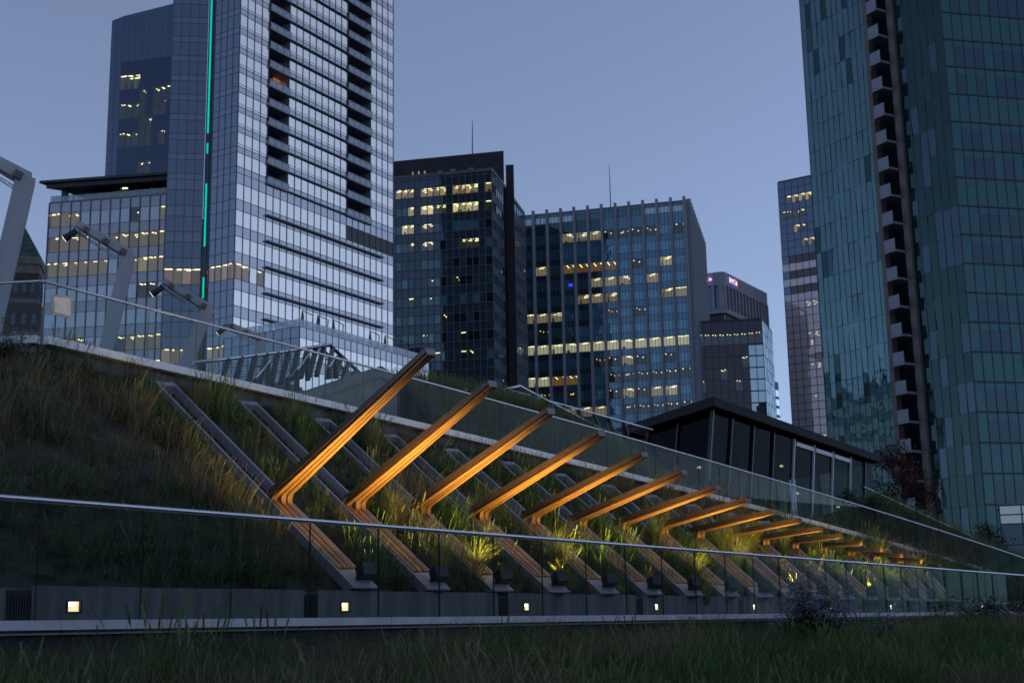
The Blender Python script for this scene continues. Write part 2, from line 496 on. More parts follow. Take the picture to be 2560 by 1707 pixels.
# ------------------------------------------------------------------ timber fins on the bank
NH = V((0, -0.6, 1)); CH = 0.5 - 0.6 * 13.78
RAISE = 0.24
def on_hill(x, y, h=RAISE): return at_pl(x, y, NH, CH + h)
def sweep(name, path, ups, side, w, h, mat, parent, scl=None, off=0.0):
    """rectangular section along a path in the plane normal to side; uv.x = metres along the board"""
    mb = MB(); uv = []; L = 0; prev = None; Ls = []
    scl = scl or [1.0] * len(path)
    w_, h_ = w, h
    for p, u, f in zip(path, ups, scl):
        w = w_ * f; h = h_ * (0.4 + 0.6 * f); p = p + side * off * f
        if prev is not None: L += (p - prev).length
        prev = p; Ls.append(L)
        mb.v += [tuple(p - side * w / 2), tuple(p + side * w / 2), tuple(p + side * w / 2 - u * h), tuple(p - side * w / 2 - u * h)]
    n = len(path)
    for i in range(n - 1):
        for k in range(4):
            k2 = (k + 1) % 4
            mb.f.append([i * 4 + k, i * 4 + k2, i * 4 + 4 + k2, i * 4 + 4 + k]); mb.m.append(0); mb.sm.append(False)
            uv += [(Ls[i], k * .25), (Ls[i], k * .25 + .2), (Ls[i + 1], k * .25 + .2), (Ls[i + 1], k * .25)]
    for q, i in (((3, 2, 1, 0), 0), ((0, 1, 2, 3), n - 1)):
        mb.f.append([i * 4 + k for k in q]); mb.m.append(0); mb.sm.append(False); uv += [(Ls[i], 0), (Ls[i], .1), (Ls[i] + .05, .1), (Ls[i] + .05, 0)]
    o = mb.build(name, mat, parent)
    ul = o.data.uv_layers.new(name='UVMap')
    ph = random.uniform(0, 50)
    for i, (a, b_) in enumerate(uv): ul.data[i].uv = (a + ph, b_ + ph * 0.37)
    return o
B0, B7 = on_hill(914, 1468), on_hill(1829, 1489)
T0, T4 = on_hill(411, 954), on_hill(1125, 1120)
E0, E8 = on_hill(682, 1243), on_hill(1752, 1341)
tips = [(1078, 888), (1233, 968), (1379, 1036), (1506, 1091), (1613, 1143), (1712, 1187), (1796, 1225), (1872, 1257), (1938, 1284), (1999, 1307), (2054, 1327), (2101, 1345), (2145, 1358), (2187, 1370), (2225, 1381), (2262, 1389), (2297, 1395)]
TAPER = 0.44
FIN_LABEL = 'grey steel channel with the longest varnished timber arm, at the head of the row'
FLOOD_LABEL = 'black box floodlight on the foot of a timber fin, shining up its boards'
for i in range(17):
    B = B0 + (B7 - B0) * (i / 7); T = T0 + (T4 - T0) * (i / 4); E = E0 + (E8 - E0) * (i / 8)
    # keep the three on one line in plan
    e = (T - B); e.z = 0; e.normalize()
    se = (E - B).dot(e) / 1.0
    dT = (T - B).dot(e)
    def hz(p): return (CH + RAISE) - NH.x * p.x - NH.y * p.y
    def pt(s, dz=0.0):
        p = B + e * s; return V((p.x, p.y, hz(p) + dz))
    side = V((e.y, -e.x, 0))
    E, T = pt(se), pt(dT)
    ldir = (pt(0) - E).normalized()                                   # down the leg
    lup = side.cross(ldir).normalized()
    if lup.z < 0: lup = -lup
    nn = side
    tip = at_pl(*tips[i], nn, nn.dot(E)) if i < 12 else E + AV
    AV = (tip - E) * (0.86 if i >= 11 else 1.0) - (V((0, 0, 0.06)) if i >= 11 else V())
    asc = 0.9 - 0.026 * i
    adir = (tip - E).normalized()
    aup = side.cross(adir); aup = aup if aup.z < 0 else -aup          # face of the arm that looks down at the leg
    root = empty('timber_fin', pt(0, -0.24), FIN_LABEL if i == 0 else 'steel channel with bent timber arm, the %s in the row from the longest arm' % ORD[i], 'light fixture', 'timber fins in a row on the bank')
    W = 0.42
    # channel: two rims, floor, end plates
    for sgn in (-1, 1):
        o = side * (sgn * (W / 2 - 0.022))
        MB().hexa([pt(0.3) + o - lup * 0.3 - side * 0.022, T + o - lup * 0.3 - side * 0.022, T + o - lup * 0.3 + side * 0.022, pt(0.3) + o - lup * 0.3 + side * 0.022,
                   pt(0) + o - side * 0.022, T + o - side * 0.022, T + o + side * 0.022, pt(0) + o + side * 0.022]).build('side_rail', M('frame_paint'), root)
    a0, a1 = E, T
    hw = W / 2 - 0.046
    MB().hexa([pt(0.35) - side * hw - lup * 0.28, T - side * hw - lup * 0.28, T + side * hw - lup * 0.28, pt(0.35) + side * hw - lup * 0.28,
               pt(0.35) - side * hw - lup * 0.23, T - side * hw - lup * 0.23, T + side * hw - lup * 0.23, pt(0.35) + side * hw - lup * 0.23]).build('trough_floor', M('dark_inside'), root)
    tdir = -ldir
    MB().obox(T - tdir * 0.1 - lup * 0.1, tdir, side, lup, 0.102, hw - 0.001, 0.097).build('head_plate', M('frame_paint'), root)
    fp = pt(0.24)
    MB().obox(fp - lup * 0.0, tdir, side, lup, 0.29, W / 2 + 0.012, 0.012).build('foot_plate', M('frame_paint'), root)
    # boards: leg, bend and arm in one sweep each
    ang = math.acos(max(-1, min(1, ldir.dot(adir))))
    for j, off in enumerate((-0.118, 0.0, 0.118)):
        rad = 0.02 if j == 0 else 0.10
        cut = rad / math.tan(ang / 2)
        p0 = pt(0.56) + lup * 0.012; cdir = (ldir + adir).normalized()
        Ec = E + cdir * 0.03
        path = [p0, Ec + ldir * cut]; ups = [lup, lup]
        cen = Ec + cdir * (rad / math.sin(ang / 2))
        na = 2 if j == 0 else 9
        r0 = (Ec + ldir * cut) - cen; r1 = (Ec + adir * cut) - cen
        for k in range(1, na):
            q = r0.lerp(r1, k / na).normalized() * rad
            path.append(cen + q); ups.append(-q.normalized())
        path += [Ec + adir * cut, tip]; ups += [aup, aup]
        sc_ = [1.0] * (len(path) - 2) + [0.98 * (asc + 1) / 2, TAPER * asc]
        sweep('board', path, ups, side, 0.09, 0.035, M('timber'), root, sc_, off)
    # arm beam above the boards
    ba = E - adir * 0.02 - aup * 0.05; bb = tip - aup * 0.05
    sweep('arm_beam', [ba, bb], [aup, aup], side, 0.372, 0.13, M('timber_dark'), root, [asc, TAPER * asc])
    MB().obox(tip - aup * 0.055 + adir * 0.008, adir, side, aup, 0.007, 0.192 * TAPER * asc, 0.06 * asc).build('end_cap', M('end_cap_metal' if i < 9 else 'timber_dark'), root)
    # floodlight standing on the foot plate
    fl = pt(0.2) + side * 0.08
    fr = empty('floodlight', fl, 'black box floodlight at the foot of the longest-armed timber fin' if i == 0 else 'black box floodlight at the foot of the %s timber fin from the longest arm' % ORD[i], 'floodlight', 'floodlights at the feet of the fins')
    fa = (tdir * 0.58 + V((0, 0, 0.9))).normalized()                             # aim
    fu = side.cross(fa); fu = fu if fu.z > 0 else -fu
    cb = fl + lup * 0.165
    MB().obox(cb, fa, side, fu, 0.1, 0.115, 0.11).build('housing', M('black_paint'), fr)
    MB().obox(cb + fa * 0.104, fa, side, fu, 0.003, 0.095, 0.09).build('lens', M('lamp_lens'), fr)
    br = MB()
    for sg in (-1, 1): br.bar(fl + side * sg * 0.123 + lup * 0.013, cb + side * sg * 0.123, 0.014, 0.05, up=tdir)
    br.build('bracket', M('black_paint'), fr)
    ld_ = bpy.data.lights.new('flood_beam', 'SPOT')
    ld_.energy = FLOOD_W * max(0.72, min(1.0, 0.45 + 0.4 * (tip.z - E.z))); ld_.color = (1.0, 0.67, 0.19)
    ld_.spot_size = math.radians(112); ld_.spot_blend = 0.7; ld_.shadow_soft_size = 0.08
    lo = place('flood_beam', ld_, cb + fa * 0.13, fr)
    lo.rotation_euler = (-fa).to_track_quat('Z', 'Y').to_euler()
# ------------------------------------------------------------------ building kit
for i_, (f_, sh) in enumerate(((1.0, 0.0), (0.55, 0.06), (1.45, -0.03), (0.75, 0.1))):   # rooms differ in lamp colour and level
    emat('room_warm%d' % i_, (1.0, 0.60 + sh, 0.24 + sh * 1.5), 0.36 * f_)
    emat('room_bright%d' % i_, (1.0, 0.70 + sh, 0.33 + sh * 1.5), 0.72 * f_)
    emat('room_orange%d' % i_, (1.0, 0.36 + sh, 0.10), 0.26 * f_)
    emat('room_pink%d' % i_, (1.0, 0.60 + sh, 0.42), 0.20 * f_)
    emat('room_dim%d' % i_, (0.8, 0.66, 0.40), 0.06 * f_)
    emat('room_night%d' % i_, (0.5, 0.5, 0.45), 0.016 * f_)
emat('room_warm', (1.0, 0.62, 0.28), 0.42)
emat('room_bright', (1.0, 0.80, 0.48), 0.95)
emat('room_orange', (1.0, 0.40, 0.14), 0.32)
emat('fixture', (1.0, 0.76, 0.40), 3.6)
emat('fixture_small', (1.0, 0.70, 0.32), 3.2)
pmat('room_dark', (0.03, 0.035, 0.04), 0.8)
glass('room_glass', (0.80, 0.88, 0.90), 1.5, 1.4, 0.0)
ROOM = {'warm': ('room_warm', 'fixture'), 'bright': ('room_bright', 'fixture'), 'orange': ('room_orange', 'fixture'),
        'pink': ('room_pink', 'fixture_small'), 'dim': ('room_dim', 'fixture'), 'dots': ('room_night', 'fixture_small'),
        'lines': ('room_pink', 'fixture')}
_room_cache, _pane_cache = {}, {}
def slab_mesh(w, h, t):
    k = (round(w, 2), round(h, 2), t)
    if k not in _pane_cache:
        mb = MB().box(-w / 2, w / 2, -t / 2, t / 2, -h / 2, h / 2)
        _pane_cache[k] = mb.mesh('pane', M('room_dark'))
    return _pane_cache[k]
def room_mesh(w, h, kind, var, dmax=9.0):
    """open-fronted box behind a pane (local: x along wall, y inwards, z up) with ceiling lights"""
    dmax = min(4.5, max(0.5, round(dmax * 2) / 2))
    k = (round(w, 1), round(h, 1), kind, var, dmax)
    if k in _room_cache: return _room_cache[k]
    rr = random.Random(hash((round(w, 1), round(h, 1), var)) & 0xffff)
    mb = MB(); d = min(dmax, 4.5 if kind != 'bright' else 3.0); ys = d / 4.5
    x0, x1, z0, z1 = -w / 2 + .02, w / 2 - .02, -h / 2 - 0.2, h / 2 + 0.05
    mb.face([(x0, d, z0), (x1, d, z0), (x1, d, z1), (x0, d, z1)])
    mb.face([(x0, .1, z1), (x0, d, z1), (x1, d, z1), (x1, .1, z1)])
    mb.face([(x0, .1, z0), (x1, .1, z0), (x1, d, z0), (x0, d, z0)])
    mb.face([(x0, .1, z0), (x0, d, z0), (x0, d, z1), (x0, .1, z1)])
    mb.face([(x1, .1, z0), (x1, .1, z1), (x1, d, z1), (x1, d, z0)])
    mb.cm = 1
    z = z1 - 0.1
    if kind in ('dots', 'pink'):
        for _ in range(rr.randint(2, 4)):
            x, y = rr.uniform(x0 * .8, x1 * .8), rr.uniform(.5, 3.4) * ys; s = 0.13
            mb.box(x - s, x + s, y - s, y + s, z - .12, z)
    elif kind == 'lines':
        for q in range(rr.randint(2, 3)):
            y = (0.6 + q * 1.2) * ys; a = rr.uniform(x0, 0)
            mb.box(a, min(x1, a + w * .8), y - .07, y + .07, z - .06, z)
    elif kind == 'orange':
        for q in range(2):
            x = (-.25 + .5 * q) * w + rr.uniform(-.2, .2); mb.box(x - .09, x + .09, .5 * ys, 3.6 * ys, z - .06, z)
    else:
        for q in range(rr.randint(2, 3)):
            x, y = rr.uniform(x0 * .6, x1 * .6), (0.5 + q * 1.2) * ys; s = min(0.6, w * .3)
            mb.box(x - s, x + s, y - .12, y + .12, z - .06, z)
    if kind in ('warm', 'bright', 'dim'):
        mb.cm = 2
        for _ in range(rr.randint(0, 2)):
            x = rr.uniform(x0 * .8, x1 * .8); ww = rr.uniform(.1, .35); hh = rr.uniform(.3, .8) * h
            mb.box(x - ww, x + ww, rr.uniform(.8, 2.4) * ys, 2.6 * ys, z0, z0 + hh)
    a, b_ = ROOM[kind]
    me = mb.mesh('lit_room', [M(a + str(var)), M(b_), M('room_dark')])
    _room_cache[k] = me
    return me
class Building:
    def __init__(s, name, loc, label, cat='building', group=None):
        s.root = empty(name, loc, label, cat, group); s.cells = []; s.bars = {}; s.n = 0
    def bar(s, mat):
        return s.bars.setdefault(mat, MB())
    def cell(s, c, t, n, w, h, mat, name, tilt=0.0, thick=0.06):
        s.cells.append((V(c), V(t), V(n), w, h, mat, name, tilt, thick))
    def finish(s, limit=300):
        by = {}
        for c in s.cells: by.setdefault(c[6], []).append(c)
        for name, L in by.items():
            def area(c):
                d = c[0].length; return (1 if in_view(c[0], 20) else 0, c[3] * c[4] / d / d)
            L.sort(key=area, reverse=True)
            rest = {}
            for i, (c, t, n, w, h, mat, nm, tilt, thick) in enumerate(L):
                z = V((0, 0, 1))
                R = Matrix((t, -n, z)).transposed()
                q = R.to_quaternion()
                if tilt:
                    q = q @ Matrix.Rotation(random.gauss(0, tilt), 3, 'Z').to_quaternion() @ Matrix.Rotation(random.gauss(0, tilt), 3, 'X').to_quaternion()
                if i < limit and in_view(c, 20):
                    place(nm, slab_mesh(w, h, thick), c, s.root, q, mat)
                else:
                    mb = rest.setdefault(mat, MB()); RR = q.to_matrix()
                    mb.obox(c, RR @ V((1, 0, 0)), RR @ V((0, 1, 0)), RR @ V((0, 0, 1)), w / 2, thick / 2, h / 2)
            if rest:
                big = MB(); mats = []
                for m_, mb in rest.items():
                    off = len(big.v); big.v += mb.v; big.f += [[i + off for i in f] for f in mb.f]
                    big.m += [len(mats)] * len(mb.f); big.sm += mb.sm; mats.append(m_)
                big.build(name, mats, s.root, 'stuff')
        for mat, mb in s.bars.items():
            mb.build('mullion_grid', mat, s.root, 'stuff')
class Wall:
    """vertical wall plane from A to B (plan); outward normal faces the camera"""
    def __init__(s, A, B):
        s.A = V((A.x, A.y, 0)); s.B = V((B.x, B.y, 0)); s.t = (s.B - s.A).normalized(); s.L = (s.B - s.A).length
        n = V((s.t.y, -s.t.x, 0)); s.n = n if n.dot(-s.A - s.t * s.L / 2) > 0 else -n
    def sz(s, x, y):
        p = at_pl(x, y, s.n, s.n.dot(s.A)); return (p - s.A).dot(s.t), p.z
    def p(s, sx, z, out=0.0):
        q = s.A + s.t * sx + s.n * out; return V((q.x, q.y, z))
def facade(b, W, cols, rows, fn, mull=None, mw=0.08, md=0.1, hmull=True, tilt=0.004, corner=True):
    """cols: s edges; rows: z edges (descending or ascending); fn(ci, ri) -> (name, material, room kind or None, recess) or None"""
    for ri in range(len(rows) - 1):
        z0, z1 = sorted((rows[ri], rows[ri + 1]))
        for ci in range(len(cols) - 1):
            r = fn(ci, ri)
            if not r: continue
            name, mat, room, rec = r
            s0, s1 = cols[ci], cols[ci + 1]
            c = W.p((s0 + s1) / 2, (z0 + z1) / 2, -rec)
            w, h = abs(s1 - s0), z1 - z0
            b.cell(c, W.t, W.n, w - 0.01, h - 0.01, M(mat) if not room else M('room_glass'), name, tilt)
            if room:
                me = room_mesh(w, h, room, (ci * 7 + ri * 3 + ci * ri) % 4, min(s0 - cols[0], cols[-1] - s1) * 0.8 + 0.5 if corner else 9)
                R = Matrix((W.t, -W.n, V((0, 0, 1)))).transposed()
                if R.determinant() < 0: R = Matrix((-W.t, -W.n, V((0, 0, 1)))).transposed()
                place('lit_room', me, c - W.n * 0.05, b.root, R.to_quaternion())
    if mull:
        mb = b.bar(M(mull))
        za, zb = min(rows), max(rows)
        for s_ in cols:
            mb.obox(W.p(s_, (za + zb) / 2, md / 2 - 0.02), W.t, W.n, (0, 0, 1), mw / 2, md / 2 + 0.03, (zb - za) / 2)
        if hmull:
            for z in rows:
                mb.obox(W.p((cols[0] + cols[-1]) / 2, z, md / 2 - 0.035), W.t, W.n, (0, 0, 1), abs(cols[-1] - cols[0]) / 2, md / 2 + 0.02, mw / 2)
def zr(x, y, r): return at_r(x, y, r).z
def rng_of(p): return math.hypot(p.x, p.y)
def core(b, poly, z0, z1, mat, shrink=0.55, name='core'):
    c = sum((V((p.x, p.y, 0)) for p in poly), V()) / len(poly)
    q = [c + (V((p.x, p.y, 0)) - c) * shrink for p in poly]
    MB().prism(q, z0, z1).build(name, M(mat), b.root)
def roof(b, poly, z, t, mat, name='roof', over=0.0):
    c = sum((V((p.x, p.y, 0)) for p in poly), V()) / len(poly)
    q = [V((p.x, p.y, 0)) + (V((p.x, p.y, 0)) - c).normalized() * over for p in poly]
    return MB().prism(q, z, z + t).build(name, M(mat), b.root)
GZ = -2.5

# ---------------------------------------------------------------- materials for the city
facade_glass('hotel_glass', (0.14, 0.16, 0.17), 0.62, (1.0, 0.95, 0.86))
facade_glass('hotel_spandrel', (0.30, 0.30, 0.31), 0.26, (0.95, 0.96, 1.0))
facade_glass('hotel_blue', (0.035, 0.06, 0.115), 0.16, (0.75, 0.88, 1.0))
facade_glass('hotel_blue_spandrel', (0.11, 0.13, 0.19), 0.14, (0.8, 0.9, 1.0))
facade_glass('office_spandrel', (0.36, 0.36, 0.42), 0.12)
facade_glass('office_glass', (0.06, 0.08, 0.12), 0.32)
facade_glass('navy_glass', (0.008, 0.014, 0.036), 0.07, (0.6, 0.75, 1.0))
facade_glass('navy_glass_light', (0.014, 0.029, 0.07), 0.11, (0.65, 0.8, 1.0))
facade_glass('dark_panel', (0.03, 0.05, 0.062), 0.05, (0.7, 0.85, 1.0))
facade_glass('teal_window', (0.03, 0.07, 0.085), 0.10, (0.6, 0.9, 1.0))
facade_glass('teal_blind', (0.07, 0.17, 0.21), 0.10, (0.6, 0.9, 1.0))
facade_glass('dark_window', (0.006, 0.012, 0.018), 0.08, (0.6, 0.85, 1.0))
facade_glass('side_glass', (0.04, 0.06, 0.075), 0.28, (0.7, 0.85, 0.95), 0.3)
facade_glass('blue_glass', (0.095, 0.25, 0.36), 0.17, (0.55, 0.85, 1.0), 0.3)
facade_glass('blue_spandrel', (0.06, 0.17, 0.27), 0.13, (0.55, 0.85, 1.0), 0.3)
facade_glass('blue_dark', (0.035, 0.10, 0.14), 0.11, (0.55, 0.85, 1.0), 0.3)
facade_glass('blue_dark_spandrel', (0.014, 0.04, 0.06), 0.07, (0.55, 0.85, 1.0))
facade_glass('pale_sky_glass', (0.30, 0.42, 0.46), 0.30, (0.8, 0.95, 1.0))
facade_glass('brown_glass', (0.012, 0.010, 0.013), 0.045, (0.85, 0.8, 0.85))
facade_glass('sky_glass', (0.10, 0.16, 0.20), 0.45, (0.8, 0.95, 1.0))
facade_glass('pink_sky_panel', (0.58, 0.47, 0.48), 0.10, (1.0, 0.9, 0.88))  # diffuse pink stands in for pinkish sky mirrored by reflective glass
facade_glass('green_light', (0.026, 0.086, 0.086), 0.05, (0.5, 0.85, 0.9), 0.2)
facade_glass('green_mid', (0.019, 0.040, 0.055), 0.05, (0.55, 0.8, 0.95), 0.2)
facade_glass('green_dusk', (0.018, 0.034, 0.052), 0.05, (0.55, 0.8, 0.95), 0.2)
facade_glass('green_dark', (0.005, 0.021, 0.020), 0.028, (0.5, 0.85, 0.85), 0.15)
facade_glass('green_sky', (0.010, 0.046, 0.048), 0.11, (0.55, 0.9, 0.95), 0.4)
pmat('mullion_grey', (0.17, 0.17, 0.19), 0.5, 0.4)
pmat('mullion_dark', (0.02, 0.022, 0.03), 0.5)
pmat('mullion_mid', (0.10, 0.105, 0.13), 0.5, 0.3)
pmat('fin_stone', (0.27, 0.265, 0.31), 0.7, noise=0.1, nscale=0.6)
pmat('precast', (0.27, 0.27, 0.31), 0.8, noise=0.1, nscale=0.3)
pmat('tan_column', (0.15, 0.128, 0.12), 0.8, noise=0.1, nscale=0.4)
pmat('charcoal', (0.018, 0.016, 0.026), 0.7, noise=0.25, nscale=0.5)
pmat('brick', (0.11, 0.07, 0.06), 0.9, noise=0.25, nscale=1.2)
pmat('stone_trim', (0.22, 0.20, 0.17), 0.85, noise=0.2, nscale=0.8)
pmat('copper_green', (0.055, 0.10, 0.085), 0.7, noise=0.35, nscale=1.2)
pmat('canopy_dark', (0.035, 0.035, 0.045), 0.6)
pmat('louvre', (0.05, 0.047, 0.05), 0.6)
pmat('balcony_soffit', (0.26, 0.26, 0.30), 0.8)
glass('balcony_glass', (0.55, 0.62, 0.68), 1.5, 1.5, 0.08, haze=0.25, hazecol=(0.5, 0.55, 0.6))
emat('led_teal', (0.0, 0.70, 0.52), 0.95)
glass('balcony_side', (0.30, 0.36, 0.38), 1.5, 1.0, 0.0)
emat('led_warm', (1.0, 0.8, 0.5), 3.0)

# ================================================================ hotel tower
H0 = at_r(591, 432, 205); HH = H0.z
HR = at_z(983, 587, HH); HL = at_z(528, 448, HH)
E1 = at_z(508, 452, HH); EL = at_z(418, 450, HH)
hot = Building('hotel_tower', (H0.x, H0.y, GZ), 'tall pale glass hotel tower with stacked recessed balconies and a teal light strip', 'building')
rH = 205
rowsU = [zr(594, y, rH) for y in [430 - 50.6 * k for k in range(0, 10)]]      # residential floor lines
zt = zr(590, 430, rH)
fl_u = (rowsU[1] - rowsU[0])
rows = []; kinds = []
# lower floors: spandrel / vision pairs downwards from the transition
ylow = [430, 456.5, 496, 523, 562, 588.5, 628.6, 655.4, 695.6, 722.4, 762.5, 790.7, 830]
zl = [zr(588, y, rH) for y in ylow]
step = (zl[4] - zl[2]); 
while zl[-1] > GZ + 6: zl.append(zl[-2] + step)
rows = list(reversed(zl)); nlow = len(rows) - 1
z = zt; nup = 0
while z < 125:
    rows += [z + fl_u * 0.30, z + fl_u]; z += fl_u; nup += 1
WR = Wall(H0, HR)
LED = None
def sc(x, y=430): return WR.sz(x, y)[0]
seg = [0] + [WR.L * k / 24 for k in range(1, 24)] + [WR.L]
bal1 = (sc(664, 250), sc(722, 270)); bal2 = (sc(868, 300), sc(932, 340))
def snap(v): return min(range(25), key=lambda k: abs(seg[k] - v))
b1a, b1b, b2a, b2b = snap(bal1[0]), snap(bal1[1]), snap(bal2[0]), snap(bal2[1])
isb = lambda ci: (b1a <= ci < b1b) or (b2a <= ci < b2b)
lit_low = {(0, 0): 'lines', (1, 0): 'lines', (3, 0): 'lines', (6, 0): 'pink', (7, 0): 'pink', (10, 0): 'dots'}
def fn_h(ci, ri):
    low = ri < nlow
    if low:
        k = nlow - 1 - ri                                             # 0 = topmost lower row
        vis = k % 2 == 1
        if vis and k == 7 and ci in (0, 1, 3): return ('glass_pane', 'hotel_glass', 'lines', 0.0)
        if vis and k == 1 and ci >= b2a: return ('louvre_panel', 'louvre', None, 0.03)
        return ('glass_pane', 'hotel_glass', None, 0.0) if vis else ('spandrel_panel', 'hotel_spandrel', None, 0.0)
    if isb(ci): return None
    k = ri - nlow
    if k % 2 == 1: return ('glass_pane', 'hotel_glass', None, 0.0)
    return ('spandrel_panel', 'hotel_spandrel', None, 0.0)
facade(hot, WR, seg, rows, fn_h, None, tilt=0.0028)
mb = hot.bar(M('mullion_mid'))
for i, s_ in enumerate(seg):
    top = max(rows) if not (b1a < i < b1b or b2a < i < b2b) else zt
    mb.obox(WR.p(s_, (rows[0] + top) / 2, 0.04), WR.t, WR.n, (0, 0, 1), 0.05, 0.07, (top - rows[0]) / 2)
for ri, z in enumerate(rows):                                         # thin horizontal lines
    for a, b_ in ((0, b1a), (b1b, b2a), (b2b, 24)) if z > zt + .1 else ((0, 24),):
        mb.obox(WR.p((seg[a] + seg[b_]) / 2, z, 0.03), WR.t, WR.n, (0, 0, 1), (seg[b_] - seg[a]) / 2, 0.05, 0.04)
        if z > zt + .1 and (ri - nlow) % 2 == 0 and ri > nlow:
            mb.obox(WR.p((seg[a] + seg[b_]) / 2, z + fl_u * .42, 0.03), WR.t, WR.n, (0, 0, 1), (seg[b_] - seg[a]) / 2, 0.04, 0.03)
# sunshade bars
for k in range(6):
    z = zl[2 + 2 * k] - (zl[2] - zl[3]) * 0.55
    MB().obox(WR.p((seg[4] + seg[22]) / 2, z, 0.4), WR.t, WR.n, (0, 0, 1), (seg[22] - seg[4]) / 2, 0.22, 0.10).build('sunshade', M('fin_stone'), hot.root)
for k in range(nup):
    z = zt + fl_u * k
    if not in_view(WR.p(10, z), 200): continue
    MB().obox(WR.p((seg[b1b] + seg[b2a]) / 2, z + 0.05, 0.22), WR.t, WR.n, (0, 0, 1), (seg[b2a] - seg[b1b]) / 2 - .02, 0.18, 0.09).build('ledge', M('mullion_mid'), hot.root)
    for (a, b_) in ((b1a, b1b), (b2a, b2b)):                          # balcony: slab, back wall, cheeks, glass guard
        s0, s1 = seg[a], seg[b_]; sm = (s0 + s1) / 2; hw = (s1 - s0) / 2
        bm = MB()
        bm.obox(WR.p(sm, z, -0.75), WR.t, WR.n, (0, 0, 1), hw - 0.06, 1.2, 0.12)
        bo = bm.build('balcony', M('balcony_soffit'), hot.root)
        MB().obox(WR.p(sm, z + 0.72, 0.30), WR.t, WR.n, (0, 0, 1), hw - 0.05, 0.02, 0.55).build('balcony_guard', M('balcony_glass'), bo)
        gm = MB(); nb = b_ - a
        for q in range(nb + 1): gm.obox(WR.p(s0 + .08 + (2 * hw - .16) * q / nb, z + .66, 0.345), WR.t, WR.n, (0, 0, 1), 0.03, 0.02, 0.62)
        gm.obox(WR.p(sm, z + 1.28, 0.345), WR.t, WR.n, (0, 0, 1), hw - .05, 0.03, 0.03)
        gm.build('guard_frame', M('mullion_grey'), bo)
        kk = {(5, 0): 'orange', (7, 1): 'dim'}.get((k, 0 if a == b1a else 1))
        for q in range(nb):
            c = WR.p(s0 + 2 * hw * (q + .5) / nb, z + fl_u / 2, -2.0)
            hot.cell(c, WR.t, WR.n, 2 * hw / nb - .06, fl_u - .24, M('room_orange') if (kk == 'orange' and q == nb - 1) else M('hotel_blue'), 'balcony_door', 0.002)
        for ss in (s0 - 0.0, s1 + 0.0):
            hot.cell(WR.p(ss, z + fl_u / 2, -0.98), WR.n, -WR.t if ss == s0 else WR.t, 2.0, fl_u - .02, M('hotel_spandrel'), 'balcony_cheek', 0, 0.1)
# left bay
WL_ = Wall(HL, H0)
cl = [WL_.L * k / 4 for k in range(5)]
def fn_l(ci, ri):
    low = ri < nlow
    k = nlow - 1 - ri
    vis = (k % 2 == 1) if low else ((ri - nlow) % 2 == 1)
    if low and vis and k == 7: return ('glass_pane', 'hotel_blue', 'lines', 0)
    if low and vis and k in (13, 15): return ('glass_pane', 'hotel_blue', 'pink', 0)
    return ('glass_pane', 'hotel_blue', None, 0.0) if vis else ('spandrel_panel', 'hotel_blue_spandrel', None, 0.0)
facade(hot, WL_, cl, rows, fn_l, 'mullion_mid', 0.09, 0.08, tilt=0.003)
WE = Wall(EL, E1)
ce = [WE.L * k / 4 for k in range(5)]
facade(hot, WE, ce, rows, fn_l, 'mullion_mid', 0.09, 0.08, tilt=0.003)
# recess with the light strip
rn = (WE.n + WL_.n).normalized()
ra, rb = E1 - rn * 0.02, HL
MB().prism([E1 + WE.t * 0.03 - WE.n * 2.2, E1 + WE.t * 0.03 - WE.n * 1.2, HL - WL_.t * 0.03 - WL_.n * 1.2, HL - WL_.t * .03 - WL_.n * 2.2], GZ, rows[-1]).build('recess_wall', M('hotel_blue_spandrel'), hot.root)
Ws = Wall(E1, HL)
for (ya, yb) in ((-40, 110), (112, 222), (224, 333), (359, 384), (460, 540), (542, 616), (694, 745), (762, 773), (779, 790)):
    x = 521 - 24 * (ya + yb) / 2 / 780
    s_, z1 = Ws.sz(x, ya); _, z0 = Ws.sz(x, yb)
    MB().obox(Ws.p(Ws.L * 0.28, (z0 + z1) / 2, -0.25), Ws.t, Ws.n, (0, 0, 1), 0.08, 0.1, (z1 - z0) / 2).build('light_strip', M('led_teal'), hot.root)
MB().obox(Ws.p(Ws.L * 0.28, 50, -0.5), Ws.t, Ws.n, (0, 0, 1), 0.16, 0.08, 75).build('strip_mount', M('mullion_mid'), hot.root)
hp = [H0, HR, HR - WR.n * 24, EL + (HR - H0) * 0.6 - WR.n * 0, EL]
core(hot, [H0, HR, HR - WR.n * 26, EL + (HR - H0) * 0.9], GZ, rows[-1] - 1, 'mullion_dark', 0.7)
roof(hot, [EL, E1, HL, H0, HR, HR - WR.n * 26, EL + (HR - H0) * 0.9], rows[-1], 0.6, 'mullion_mid')
hot.finish()

